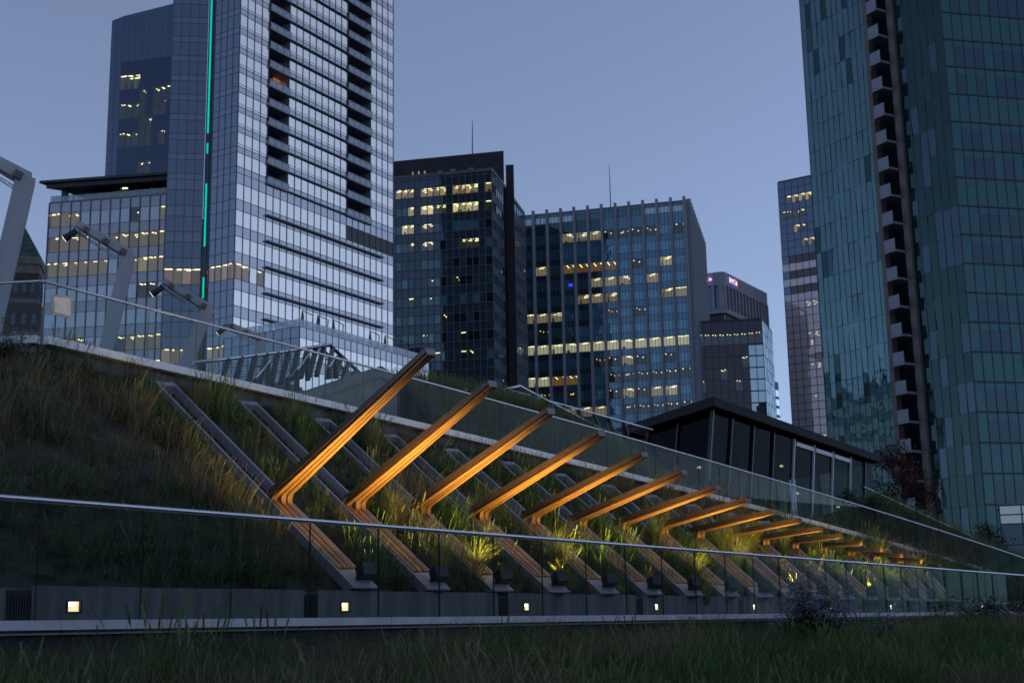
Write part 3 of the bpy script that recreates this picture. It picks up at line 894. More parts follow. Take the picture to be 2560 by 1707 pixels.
# ================================================================ hotel podium with terrace and furled parasols
P0 = at_r(749, 816, 165); PR_ = at_z(1072, 908, P0.z); PL_ = at_z(560, 847, P0.z)
pod = Building('hotel_podium', (P0.x, P0.y, GZ), 'low banded glass podium block with a glass-edged roof terrace before the tower', 'building')
Wp = Wall(P0, PR_); Wq = Wall(PL_, P0)
prow = [P0.z]
for k in range(3): prow += [prow[-1] - 1.35, prow[-1] - 1.35 - 2.6]
while prow[-1] > GZ + 1: prow += [prow[-1] - 1.4, prow[-1] - 4.0]
ncp = int(Wp.L / 1.3); ccp = [Wp.L * k / ncp for k in range(ncp + 1)]
ncq = int(Wq.L / 1.3); ccq = [Wq.L * k / ncq for k in range(ncq + 1)]
facade(pod, Wp, ccp, prow, lambda c, r: ('glass_pane', 'hotel_glass', 'warm' if (r == 3 and c > ncp - 4) else None, 0) if r % 2 else ('spandrel_panel', 'hotel_spandrel', None, 0), 'mullion_mid', 0.08, 0.07, tilt=0.003)
facade(pod, Wq, ccq, prow, lambda c, r: ('glass_pane', 'hotel_blue', None, 0) if r % 2 else ('spandrel_panel', 'hotel_blue_spandrel', None, 0), 'mullion_mid', 0.08, 0.07, tilt=0.003)
tp = [P0, PR_, PR_ - Wp.n * 14, PL_ + Wp.t * 8 - Wp.n * 4, PL_]
roof(pod, tp, P0.z - 0.3, 0.29, 'mullion_mid', 'terrace')
core(pod, tp, GZ, P0.z - .4, 'mullion_dark', 0.7)
for W_, cc in ((Wp, ccp), (Wq, ccq)):
    for k in range(0, len(cc) - 1, 2):
        a, b_ = cc[k], cc[min(k + 2, len(cc) - 1)]
        MB().obox(W_.p((a + b_) / 2, P0.z + 0.52, -0.1), W_.t, W_.n, (0, 0, 1), (b_ - a) / 2 - .03, 0.015, 0.5).build('terrace_glass', M('balcony_glass'), pod.root)
pod.finish()
for i, (x, y) in enumerate(((780, 816), (818, 827), (856, 838), (946, 862), (983, 873), (1020, 884))):
    c = at_pl(x, y, Wp.n, Wp.n.dot(Wp.A) - 1.6); zb = P0.z - 0.01
    base = V((c.x, c.y, zb))
    root = empty('furled_parasol', base, 'furled black cantilever parasol, %s from the sharp corner of the podium terrace' % ORD[i], 'parasol', 'furled parasols on the podium terrace')
    hgt = 2.5; t = -Wp.t
    MB().tube([base, base + V((0, 0, hgt * .55)) + t * -0.05, base + V((0, 0, hgt)) - t * 0.2], 0.07, 6).build('post', M('black_paint'), root)
    MB().tube([base + V((0, 0, hgt)) - t * 0.2, base + V((0, 0, hgt + .25)) + t * 2.0], 0.06, 6).build('arm', M('black_paint'), root)
    top = base + V((0, 0, hgt + .2)) + t * 1.95
    MB().tube([top, top - V((0, 0, .25)), top - V((0, 0, 1.0)), top - V((0, 0, 1.75)), top - V((0, 0, 1.85))], [0.05, 0.12, 0.2, 0.26, 0.05], 8).build('canopy', M('black_paint'), root)
    MB().obox(base + V((0, 0, .06)), (1, 0, 0), (0, 1, 0), (0, 0, 1), .45, .45, .05).build('base', M('black_paint'), root)

# ================================================================ office block with fins and roof canopy (left)
A0 = at_r(124, 509.5, 236); A1 = at_z(416, 487, A0.z)
off = Building('office_block', (A0.x, A0.y, GZ), 'mid-rise glass office block with thin fins, lit floors and an oversailing flat roof', 'building')
Wo = Wall(A0, A1)
fx = [340, 412, 480, 545, 612, 680, 745, 812, 880, 945, 1012, 1080, 1127]
co = [0.0] + [Wo.sz(x / 2.703, 530)[0] for x in fx[1:-1]] + [Wo.L]
ro = [A0.z]
yy = [380 + y / 2.703 for y in (350, 420, 515, 585, 685, 755, 855)]
zz = [zr(124, y, 236) for y in yy]
ro = zz[:]; st = zz[4] - zz[2]
while ro[-1] > GZ + 2: ro += [ro[-2] + st, ro[-1] + st]
litO = {1: {0: 'pink', 1: 'pink', 2: 'pink', 8: 'dots', 11: 'pink'}, 3: {0: 'pink', 1: 'lines', 2: 'lines', 3: 'lines', 6: 'pink', 7: 'pink', 8: 'pink', 9: 'pink', 10: 'pink', 11: 'pink'},
        5: {0: 'pink', 1: 'lines', 2: 'lines', 3: 'lines', 4: 'lines', 5: 'lines', 8: 'pink', 9: 'warm', 10: 'pink', 11: 'pink'}, 7: {9: 'dots', 10: 'dots', 7: 'dots'},
        11: {3: 'pink', 6: 'pink', 7: 'dots', 8: 'pink', 9: 'pink', 10: 'pink', 2: 'pink', 11: 'pink'}, 13: {4: 'pink', 5: 'pink', 8: 'pink', 9: 'pink', 10: 'warm', 11: 'warm'}}
def fn_o(ci, ri):
    if ri % 2 == 0: return ('spandrel_panel', 'office_spandrel', None, 0)
    k = litO.get(ri, {}).get(ci)
    return ('glass_pane', 'office_glass', k, 0)
facade(off, Wo, co, ro, fn_o, None, tilt=0.003)
for s_ in co:
    MB().obox(Wo.p(s_, (ro[0] + ro[-1]) / 2, 0.08), Wo.t, Wo.n, (0, 0, 1), 0.07, 0.13, (ro[0] - ro[-1]) / 2).build('fin', M('fin_stone'), off.root)
mb = off.bar(M('mullion_grey'))
for z in ro: mb.obox(Wo.p(Wo.L / 2, z, 0.02), Wo.t, Wo.n, (0, 0, 1), Wo.L / 2, 0.05, 0.05)
# left flank
Af = A0 - Wo.n * 20 + Wo.t * 5
Wf = Wall(Af, A0)
facade(off, Wf, [Wf.L * k / 8 for k in range(9)], ro, lambda c, r: ('flank_pane', 'office_glass', None, 0) if r % 2 else ('flank_panel', 'office_spandrel', None, 0), 'mullion_grey')
MB().obox(A1 - Wo.n * 9 - V((0, 0, A1.z - (ro[0] + ro[-1]) / 2)) + Wo.t * .12, Wo.n, Wo.t, (0, 0, 1), 9, 0.1, (ro[0] - ro[-1]) / 2).build('side_wall', M('office_spandrel'), off.root)
core(off, [A0, A1, A1 - Wo.n * 18, Af], GZ, ro[0] - 1, 'mullion_dark', 0.5)
# roof terrace, posts, canopy
cz = at_r(98, 457, 234).z
R0 = at_z(98, 457, cz); R1 = at_z(418, 434, cz)
roof(off, [A0 + Wo.n * .1, A1 + Wo.n * .1, A1 - Wo.n * 16, Af + Wo.n * 4], ro[0] + 0.01, 0.25, 'mullion_grey', 'roof_deck')
MB().prism([R0, R1, R1 - Wo.n * 15, R0 + Wo.t * 5.5 - Wo.n * 15], lambda p: cz - 0.1, cz + 0.35).build('roof_canopy', M('canopy_dark'), off.root)
inn0, inn1 = R0 + Wo.t * 3.5 - Wo.n * 3, R1 - Wo.n * 3
MB().prism([R0 + Wo.t * 1 - Wo.n * .6, R1 - Wo.n * .6, inn1, inn0], cz - 0.9, cz - 0.11).build('canopy_soffit', M('canopy_dark'), off.root)
for x in (150, 214, 285, 333, 371):
    s_ = Wo.sz(x, 470)[0]
    MB().obox(Wo.p(s_, (ro[0] + cz) / 2 + .1, -1.8), Wo.t, Wo.n, (0, 0, 1), 0.45, 0.45, (cz - ro[0]) / 2 - .25).build('roof_post', M('mullion_grey'), off.root)
MB().obox(Wo.p(Wo.L * .62, (ro[0] + cz) / 2, -7), Wo.t, Wo.n, (0, 0, 1), Wo.L * .36, 3.0, (cz - ro[0]) / 2 - .3).build('penthouse', M('canopy_dark'), off.root)
MB().obox(Wo.p(Wo.L / 2, ro[0] + 0.85, -.3), Wo.t, Wo.n, (0, 0, 1), Wo.L / 2, 0.02, 0.55).build('terrace_glass', M('balcony_glass'), off.root)
for x, y in ((311, 469), (305, 466), (283, 466)):
    p = at_pl(x, y, Wo.n, Wo.n.dot(Wo.A) - 3)
    MB().obox(p, Wo.t, Wo.n, (0, 0, 1), 0.5, 0.3, 0.16).build('soffit_light', M('fixture'), off.root)
off.finish()

# ================================================================ navy tower behind
N0 = at_r(281, 54, 350); N1 = at_z(308, 50, N0.z); N2 = at_z(440, 34, N0.z)
nav = Building('navy_tower', (N0.x, N0.y, GZ), 'slim navy glass tower with a slanted top and scattered ceiling lights', 'building')
fh = 4.0
rn_ = [N0.z - fh * k for k in range(0, 30) if N0.z - fh * k > GZ]
Wn1, Wn2 = Wall(N0, N1), Wall(N1, N2)
facade(nav, Wn1, [0, Wn1.L / 2, Wn1.L], rn_, lambda c, r: ('glass_pane', 'navy_glass_light', None, 0), 'mullion_mid', 0.12, 0.06)
cn = [Wn2.L * k / 8 for k in range(9)]
litN = {4: {0: 'dim', 1: 'dim', 2: 'dim'}, 5: {3: 'dots', 5: 'dots', 6: 'dots', 7: 'dots'}, 6: {0: 'dots', 1: 'dots', 2: 'dots', 3: 'dots', 5: 'dots', 6: 'dots'}, 7: {3: 'dots', 4: 'dots'},
        8: {0: 'dots', 1: 'dots', 2: 'dots', 3: 'dots', 4: 'dots', 6: 'dots'}, 10: {3: 'dots', 4: 'dots'}}
facade(nav, Wn2, cn, rn_, lambda c, r: ('glass_pane', 'navy_glass_light' if r < 3 else 'navy_glass', litN.get(r, {}).get(c), 0), 'mullion_mid', 0.12, 0.06)
# sloping crown
Ztop = at_r(440, 30, rng_of(N2)).z + 1.5
MB().face([N0, N1, N1 + V((0, 0, 1.0)), N0 + V((0, 0, .2))]).face([N1, N2, V((N2.x, N2.y, Ztop + 1)), N1 + V((0, 0, 1.0))]).build('crown_panel', M('navy_glass_light'), nav.root)
core(nav, [N0, N1, N2, N2 - Wn2.n * 22, N0 - Wn2.n * 22], GZ, N0.z - 2, 'mullion_dark', 0.6)
# ring chandelier seen through the glass
p = at_pl(345, 195, Wn2.n, Wn2.n.dot(Wn2.A) - 2.2)
ring = MB()
for cx_, cz_, r_ in ((0.0, 0.0, 2.0), (1.1, 1.0, 0.9), (-3.0, 0.9, 0.5)):
    ring.tube([p + Wn2.t * (cx_ + r_ * math.cos(a)) + V((0, 0, cz_ + .42 * r_ * math.sin(a))) - Wn2.n * (r_ * .8 * math.sin(a)) for a in [2 * math.pi * k / 20 for k in range(21)]], 0.11, 5, False)
ring.build('ring_light', M('fixture'), nav.root)
nav.finish()
# ================================================================ dark gridded office building
D0 = at_r(1229, 427, 290); DL = at_z(960, 451.5, D0.z); DR = at_z(1257, 464, D0.z)
dk = Building('dark_office', (D0.x, D0.y, GZ), 'dark green gridded office building with a black rooftop storey and antenna', 'building')
Wd, Ws_ = Wall(DL, D0), Wall(D0, DR)
px = [(980 + c / 3.92) for c in (-28, 35, 95, 155, 217, 280, 345, 405, 467, 530, 592, 655, 718, 782, 845, 908)]
cd = [Wd.sz(x, 445)[0] for x in px] + [Wd.L]
yr = [426.8, 438.5, 463.0]
rd = [D0.z, zr(1229, 434, 290)]
fl = (zr(1229, 434, 290) - zr(1229, 434 + 44.9, 290))
while rd[-1] > GZ + 3: rd += [rd[-1] - fl * 0.48, rd[-1] - fl]          # spandrel, vision
litD = {0: 'wwwXwwwwXwwwwXw', 1: '  bXbbddXbbbbXd', 2: ' bbXdd  X    X ', 3: '  dXdd  X tddX ', 4: '   X    X    X ', 5: '   X o  Xo   X ', 6: '  oX o  X    X ', 7: '   X   oX    X ',
        8: '   Xo   X o  X ', 9: '   X  o X oo X ', 11: '   X    Xww  X '}
KM = {'w': 'warm', 'b': 'bright', 'd': 'dim', 'o': 'dots', 't': 'dim'}
rdk = random.Random(5)
def fn_d(ci, ri):
    if ri == 0: return ('spandrel_panel', 'dark_panel', None, 0)
    k = ri - 1
    f = k // 2
    if k % 2 == 0: return ('spandrel_panel', 'dark_panel', None, 0)
    if f == 10: return ('louvre_panel', 'charcoal' if ci % 5 != 4 else 'dark_panel', None, 0)
    st_ = litD.get(f, ' ' * 15)
    c = st_[ci - 1] if 1 <= ci <= 15 else ' '
    if c == 'X' or (ci - 1) in (3, 8, 13): return ('spandrel_panel', 'dark_panel', None, 0)
    m_ = rdk.choice(['teal_window', 'teal_blind', 'dark_window', 'dark_window', 'teal_window'])
    return ('glass_pane', m_, KM.get(c), 0)
facade(dk, Wd, cd, rd, fn_d, 'mullion_mid', 0.16, 0.2, tilt=0.003)
ns = 6
facade(dk, Ws_, [Ws_.L * k / ns for k in range(ns + 1)], rd, lambda c, r: ('side_pane', 'side_glass' if r % 2 == 0 else 'mullion_mid', None, 0), 'mullion_mid', 0.12, 0.12, tilt=0.004)
roof(dk, [DL, D0, DR, DR - Wd.n * 24, DL - Wd.n * 30], D0.z + 0.01, 0.7, 'mullion_mid', 'roof', 0.25)
core(dk, [DL, D0, DR, DR - Wd.n * 20, DL - Wd.n * 30], GZ, D0.z - 1, 'mullion_dark', 0.6)
# black rooftop storey, set back
pr = rng_of(D0) + 12
Q1 = at_r(1259, 377, pr); Q0 = at_z(950, 407, Q1.z)
MB().prism([Q0, Q1, Q1 - Wd.n * 10 - Wd.t * 4, Q0 - Wd.n * 10], D0.z + .6, Q1.z).build('rooftop_storey', M('charcoal'), dk.root)
Wq2 = Wall(Q0, Q1)
for x, y, w, h in ((1100, 431, 14, 9), (1132, 427, 15, 9), (1178, 424, 16, 9)):
    p = at_pl(x, y, Wq2.n, Wq2.n.dot(Wq2.A) + .06)
    MB().obox(p, Wq2.t, Wq2.n, (0, 0, 1), w / 23, .05, h / 23).build('roof_window', M('teal_window'), dk.root)
for x, y in ((1032, 437), (1047, 435), (1062, 434)):
    p = at_pl(x, y, Wq2.n, Wq2.n.dot(Wq2.A) + .06)
    MB().obox(p, Wq2.t, Wq2.n, (0, 0, 1), .16, .05, .62).build('slit_window', M('room_warm'), dk.root)
p = at_pl(1181, 386, Wq2.n, Wq2.n.dot(Wq2.A) - 4); q = at_pl(1181, 302, Wq2.n, Wq2.n.dot(Wq2.A) - 4)
MB().tube([p - V((0, 0, 2)), p.lerp(q, .5), q], [.16, .12, .06], 6).build('antenna', M('mullion_dark'), dk.root)
# black blade wall and the wing beyond it
X0 = at_r(1264, 413, pr - 4); X1 = at_z(1283, 411.5, X0.z)
bt = (X1 - X0).normalized()
MB().prism([X0, X1, X1 - Wd.n * .6, X0 - Wd.n * .6], GZ, X0.z).build('blade_wall', M('charcoal'), dk.root)
Y0 = at_r(1285, 508, pr + 3); Y1 = at_z(1312, 541, Y0.z)
Wy = Wall(Y0, Y1)
ry = [Y0.z - fl * .5 * k for k in range(60) if Y0.z - fl * .5 * k > GZ]
facade(dk, Wy, [Wy.L * k / 5 for k in range(6)], ry, lambda c, r: ('side_pane', 'side_glass' if r % 2 == 0 else 'mullion_mid', None, 0), 'mullion_mid', 0.12, 0.12)
MB().prism([Y0 - Wy.n * .3, Y1 - Wy.n * .3, Y1 - Wy.n * 20, Y0 - Wy.n * 20], GZ, Y0.z).build('wing', M('mullion_dark'), dk.root)
dk.finish()

# ================================================================ blue glass building with stone fins
F1 = at_r(1714, 500, 330); F0 = at_z(1290, 541, F1.z); F2 = at_z(1756, 616, F1.z)
bl = Building('finned_office', (F1.x, F1.y, GZ), 'blue glass office building with tall pale vertical fins and many lit floors', 'building')
Wb, Wc = Wall(F0, F1), Wall(F1, F2)
fpx = [1290 + c / 4.8 for c in (47, 212, 375, 540, 700, 865, 1030, 1197, 1360, 1527, 1695, 1863)]
fs = [Wb.sz(x, 530)[0] for x in fpx] + [Wb.L - 0.35]
z558 = zr(1716, 557, 330); flb = (zr(1716, 557, 330) - zr(1716, 596.5, 330))
rb_ = [F1.z - .3, zr(1716, 511, 330), zr(1716, 527, 330), z558]
while rb_[-1] > GZ + 3: rb_ += [rb_[-1] - flb * 0.58, rb_[-1] - flb]
litB = {0: '   wwwoooo o', 2: ' w ooooo o b', 3: '     www w  ', 4: '    www   ww', 5: 'www   o o   ', 6: ' o          ', 7: 'bbbbbbbbbbbb', 8: '     oowo o ', 9: 'bboo  oooooo', 10: 'do o  owowb ', 11: '  owww ooooo', 12: ' o       w  ', 13: '  o   o  o  '}
litB[2] = ' w oooo o b '
KB = {'w': 'warm', 'b': 'bright', 'o': 'dots', 'd': 'dim'}
dark_refl_edge = [3, 3, 6, 6, 5, 5, 4, 5, 5, 5, 5, 5, 5, 5, 5, 5]  # per-floor edge of a dark reflection painted into the left bays' pane colours
def fn_b(ci, ri):
    if ri == 0: return ('crown_panel', 'blue_dark', None, 0)
    if ri == 1:
        return ('screen_pane', 'pale_sky_glass' if ci in (0, 1, 2, 3, 9, 10, 11) else 'blue_dark', None, 0)  # pale colour stands in for bright sky showing through the screen
    if ri == 2: return ('spandrel_panel', 'blue_spandrel' if ci > 5 else 'blue_dark_spandrel', None, 0)
    k = ri - 3; f = k // 2
    dark = ci < dark_refl_edge[min(f, 15)]
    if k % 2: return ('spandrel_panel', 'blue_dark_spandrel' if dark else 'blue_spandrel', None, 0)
    c = litB.get(f, ' ' * 12)[ci]
    room = KB.get(c)
    if f == 2 and 3 <= ci <= 6: room = 'orange'
    if f == 9 and ci in (2, 3): room = 'orange'
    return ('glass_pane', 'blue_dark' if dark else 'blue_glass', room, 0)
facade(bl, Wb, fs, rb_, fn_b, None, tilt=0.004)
mb = bl.bar(M('mullion_mid'))
for z in rb_: mb.obox(Wb.p(Wb.L / 2, z, 0.02), Wb.t, Wb.n, (0, 0, 1), Wb.L / 2, 0.06, 0.05)
for a, b_ in zip(fs, fs[1:]):
    for q in (1, 2, 3): mb.obox(Wb.p(a + (b_ - a) * q / 4 , (rb_[0] + rb_[-1]) / 2, 0.02), Wb.t, Wb.n, (0, 0, 1), 0.045, 0.08, (rb_[0] - rb_[-1]) / 2)
for s_ in fs:
    MB().obox(Wb.p(s_, (GZ + F1.z + .8) / 2, 0.5), Wb.t, Wb.n, (0, 0, 1), 0.33, 0.45, (F1.z + .8 - GZ) / 2).build('fin', M('fin_stone'), bl.root)
nsf = 13
for k in range(nsf):
    s_ = Wc.L * (k + .6) / nsf
    MB().obox(Wc.p(s_, (GZ + F1.z + .8) / 2, 0.5), Wc.t, Wc.n, (0, 0, 1), 0.42, 0.6, (F1.z + .8 - GZ) / 2).build('fin', M('fin_stone'), bl.root)
bl.cell(Wc.p(Wc.L / 2, (GZ + F1.z) / 2, -.1), Wc.t, Wc.n, Wc.L, F1.z - GZ, M('blue_glass'), 'side_pane')
roof(bl, [F0, F1, F2, F0 + (F2 - F1)], F1.z - .25, 0.3, 'mullion_mid')
core(bl, [F0, F1, F2, F0 + (F2 - F1)], GZ, F1.z - 3, 'mullion_dark', 0.62)
p = at_pl(1527, 520, Wb.n, Wb.n.dot(Wb.A) - 8); q = at_pl(1523, 412, Wb.n, Wb.n.dot(Wb.A) - 8)
MB().tube([p - V((0, 0, 4)), p.lerp(q, .5), q], [.16, .12, .05], 6).build('antenna', M('mullion_dark'), bl.root)
sg = Wb.p(*Wb.sz(1427, 713), 0.1)
MB().obox(sg, Wb.t, Wb.n, (0, 0, 1), .5, .04, .3).build('blue_screen', emat('screen_blue', (0.05, 0.05, 1.0), 1.4), bl.root)
bl.finish()

# ================================================================ bank tower (precast crown, lit signs)
K0 = at_r(1800.5, 679, 420); K1 = at_z(1811.6, 679.5, K0.z); KL = at_z(1740, 687, K0.z); KR = at_z(1917, 733, K0.z)
bk = Building('bank_tower', (K0.x, K0.y, GZ), 'grey precast tower with narrow crown windows and lit bank signs on its parapet', 'building')
W1, W2, W3 = Wall(KL, K0), Wall(K0, K1), Wall(K1, KR)
hz_ = lambda y: zr(1806, y, 420)
zc = [K0.z, hz_(712), hz_(770), hz_(782)]
for W_, nm in ((W1, 0), (W2, 1), (W3, 2)):
    MB().obox(W_.p(W_.L / 2, (zc[0] + zc[1]) / 2, -.5), W_.t, W_.n, (0, 0, 1), W_.L / 2, .5, (zc[0] - zc[1]) / 2).build('parapet', M('precast'), bk.root)
    MB().obox(W_.p(W_.L / 2, (zc[2] + zc[3]) / 2, -.5), W_.t, W_.n, (0, 0, 1), W_.L / 2, .52, (zc[2] - zc[3]) / 2).build('sill_band', M('precast'), bk.root)
n3 = 13
for k in range(n3 + 1):
    MB().obox(W3.p(W3.L * k / n3, (zc[1] + zc[2]) / 2, -.4), W3.t, W3.n, (0, 0, 1), .42, .5, (zc[1] - zc[2]) / 2 + .02).build('pier', M('precast'), bk.root)
    if k < n3: bk.cell(W3.p(W3.L * (k + .5) / n3, (zc[1] + zc[2]) / 2, -.8), W3.t, W3.n, W3.L / n3, zc[1] - zc[2], M('dark_window'), 'crown_window')
for k in range(4):
    MB().obox(W1.p(W1.L * (k + .1) / 3.2, (zc[1] + zc[2]) / 2, -.4), W1.t, W1.n, (0, 0, 1), .5, .5, (zc[1] - zc[2]) / 2 + .02).build('pier', M('precast'), bk.root)
bk.cell(W1.p(W1.L / 2, (zc[1] + zc[2]) / 2, -.8), W1.t, W1.n, W1.L, zc[1] - zc[2], M('dark_window'), 'crown_window')
MB().obox(W2.p(W2.L / 2, (zc[1] + zc[2]) / 2, -.5), W2.t, W2.n, (0, 0, 1), W2.L / 2, .5, (zc[1] - zc[2]) / 2).build('corner_pier', M('precast'), bk.root)
# shaft below: piers with pale glass
MB().prism([KL - W1.n * 1, K0 - W2.n * 1, K1 - W2.n * 1, KR - W3.n * 1, KR - W3.n * 16, KL - W1.n * 26], GZ, zc[3]).build('shaft', M('mullion_dark'), bk.root)
zs_ = zc[3]
for r_ in range(22):
    z1_, z0_ = zs_ - r_ * 4.0, zs_ - r_ * 4.0 - 3.5
    for k in range(9):
        bk.cell(W3.p(W3.L * (k + .5) / 10, (z0_ + z1_) / 2, -.9), W3.t, W3.n, W3.L / 10 - .3, z1_ - z0_, M('sky_glass'), 'glass_pane', .004)
MB().obox(W3.p(W3.L * .985, (zs_ + GZ) / 2, -.6), W3.t, W3.n, (0, 0, 1), W3.L * .02, .5, (zs_ - GZ) / 2).build('corner_pier', M('precast'), bk.root)
# signs: blue boards, white letters, red roundel
sign_blue = emat('sign_blue', (0.12, 0.12, 0.42), 0.55); sign_white = emat('sign_white', (1, 0.95, 1.0), 1.2); sign_red = emat('sign_red', (1.0, 0.08, 0.08), 0.8)
def text_mesh(txt, size, c, t, n, mat, name, parent):
    cu = bpy.data.curves.new(name, 'FONT'); cu.body = txt; cu.size = size; cu.extrude = 0.03; cu.align_x = 'CENTER'; cu.align_y = 'CENTER'
    o = bpy.data.objects.new(name, cu); COL.objects.link(o)
    dg = bpy.context.evaluated_depsgraph_get(); me = bpy.data.meshes.new_from_object(o.evaluated_get(dg))
    bpy.data.objects.remove(o)
    me.materials.clear(); me.materials.append(mat)
    R = Matrix((t, V((0, 0, 1)), n)).transposed()
    return place(name, me, c, parent, R.to_quaternion())
for W_, (xa, ya), (xb, yb) in ((W3, (1821, 689), (1843, 722)), (W1, (1754, 686), (1783, 714))):
    s0, z1_ = W_.sz(xa, ya); s1, z0_ = W_.sz(xb, yb)
    c = W_.p((s0 + s1) / 2, (z0_ + z1_) / 2, .15); hw, hh = abs(s1 - s0) / 2, 1.75
    sgo = MB().obox(c, W_.t, W_.n, (0, 0, 1), hw, .12, hh).build('sign_board', sign_blue, bk.root)
    tt = W_.t if W_.t.dot(R3 @ V((1, 0, 0))) > 0 else -W_.t
    text_mesh('BMO', hw * .72, c - tt * hw * .28 + W_.n * .14, tt, W_.n, sign_white, 'sign_letters', sgo)
    cc_ = c + tt * hw * .6 + W_.n * .13
    MB().tube([cc_, cc_ + W_.n * .06], hw * .34, 14).build('roundel', sign_red, sgo)
    bm_ = MB()
    for q in (-1, 1): bm_.obox(cc_ + W_.n * .08 + tt * q * hw * .09 , W_.t, W_.n, (0, 0, 1), hw * .07, .03, hw * .16)
    bm_.obox(cc_ + W_.n * .08 - V((0, 0, hw * .16)), W_.t, W_.n, (0, 0, 1), hw * .18, .03, hw * .035)
    bm_.build('roundel_mark', sign_white, sgo)
bk.finish()
# ---- bronze glass block in front of it
G1 = at_r(1904, 800, 345); G0 = at_z(1740, 808.5, G1.z); G2 = at_z(1929, 830, G1.z)
br = Building('bronze_office', (G1.x, G1.y, GZ), 'dark bronze glass office block with a row of downlights and a pale glass notch', 'building')
Wg, Wh = Wall(G0, G1), Wall(G1, G2)
cg = [Wg.L * k / 9 for k in range(10)]
flg = zr(1904, 800, 345) - zr(1904, 829, 345)
rg = [G1.z - flg * k for k in range(40) if G1.z - flg * k > GZ]
sN = Wg.sz(1866, 850)[0]; zN = Wg.sz(1866, 850)[1]
jn = min(range(10), key=lambda k: abs(cg[k] - sN)); iz = min(range(len(rg)), key=lambda k: abs(rg[k] - zN))
def fn_g(ci, ri):
    if ci >= jn and ri >= iz: return ('notch_pane', 'sky_glass', None, 0.5)
    room = 'dots' if ri == 1 else ('orange' if ri == 8 and ci > 2 else ('dots' if (ci, ri) in ((3, 4), (6, 3), (5, 5), (0, 5)) else None))
    return ('glass_pane', 'brown_glass', room, 0)
facade(br, Wg, cg, rg, fn_g, 'mullion_dark', 0.14, 0.08, tilt=0.003)
facade(br, Wh, [Wh.L * k / 6 for k in range(7)], rg, lambda c, r: ('side_pane', 'sky_glass', None, 0), 'mullion_dark', 0.14, 0.08, tilt=0.012)
roof(br, [G0, G1, G2, G0 + (G2 - G1)], G1.z + .01, .5, 'mullion_dark')
core(br, [G0, G1, G2, G0 + (G2 - G1)], GZ, G1.z - 3, 'mullion_dark', .6)
br.finish()
# ---- sliver behind
S0 = at_r(1922, 948, 460); S1 = at_z(1945.6, 956, S0.z); 
sl_ = Building('slab_block', (S0.x, S0.y, GZ), 'small grey slab block with pale end windows glimpsed beside the bank tower', 'building')
Wsl = Wall(S0, S1)
MB().prism([S0, S1, S1 - Wsl.n * 12, S0 - Wsl.n * 12], GZ, S0.z).build('wall', M('precast'), sl_.root)
for k in range(8):
    z = S0.z - 4 - k * 3.2
    MB().obox(Wsl.p(Wsl.L * .72, z, .04), Wsl.t, Wsl.n, (0, 0, 1), Wsl.L * .24, .06, 1.1).build('window', M('sky_glass'), sl_.root)

# ================================================================ pinkish tower with blue glass crown
T0_ = at_r(1944, 458, 450); T1_ = at_z(2060, 434, T0_.z)
pk = Building('pink_tower', (T0_.x, T0_.y, GZ), 'slim tower with square panels coloured with a pinkish sky reflection below a navy glass crown', 'building')
Wt = Wall(T0_, T1_)
ct = [Wt.L * k / 7 for k in range(8)]
flt = zr(1950, 458, 450) - zr(1950, 476.5, 450)
rt = [T0_.z - flt * k for k in range(60) if T0_.z - flt * k > GZ]
ni = 10
litT = {2: {1: 'dim', 2: 'warm', 3: 'bright', 4: 'warm'}, 4: {1: 'dots', 2: 'dots', 3: 'dots', 0: 'dots'}, 6: {2: 'warm', 3: 'dots'}, 8: {3: 'lines', 4: 'lines'}}
def fn_t(ci, ri):
    if ri < ni: return ('glass_pane', 'navy_glass_light', litT.get(ri, {}).get(ci), 0)
    if ri in (10, 12, 14) : return ('dark_band', 'brown_glass', None, .1) if ci > 0 else ('glass_pane', 'navy_glass_light', None, 0)
    return ('wall_panel', 'pink_sky_panel', 'bright' if False else None, 0)
facade(pk, Wt, ct, rt, fn_t, 'mullion_dark', 0.22, 0.05, tilt=0.003)
rl = random.Random(3)
for ri in (16, 20, 21, 24, 28, 29, 33, 34, 36):
    for ci in (3, 4, 5):
        if rl.random() < .65 and ri + 1 < len(rt):
            for q in range(rl.randint(1, 3)):
                c = Wt.p((ct[ci] + ct[ci + 1]) / 2 + rl.uniform(-.5, .5), (rt[ri] + rt[ri + 1]) / 2 + .5 - q * .55, .05)
                MB().obox(c, Wt.t, Wt.n, (0, 0, 1), .32, .03, .12).build('ceiling_light', M('room_bright'), pk.root)
roof(pk, [T0_, T1_, T1_ - Wt.n * 20, T0_ - Wt.n * 20 + Wt.t * 6], T0_.z + .01, .5, 'mullion_dark')
core(pk, [T0_, T1_, T1_ - Wt.n * 20, T0_ - Wt.n * 20 + Wt.t * 6], GZ, T0_.z - 2, 'mullion_dark', .7)
MB().obox(Wt.p(-.05, (T0_.z + GZ) / 2, -7), Wt.n, Wt.t, (0, 0, 1), 7, .1, (T0_.z - GZ) / 2).build('flank_wall', M('pink_sky_panel'), pk.root)
pk.finish()

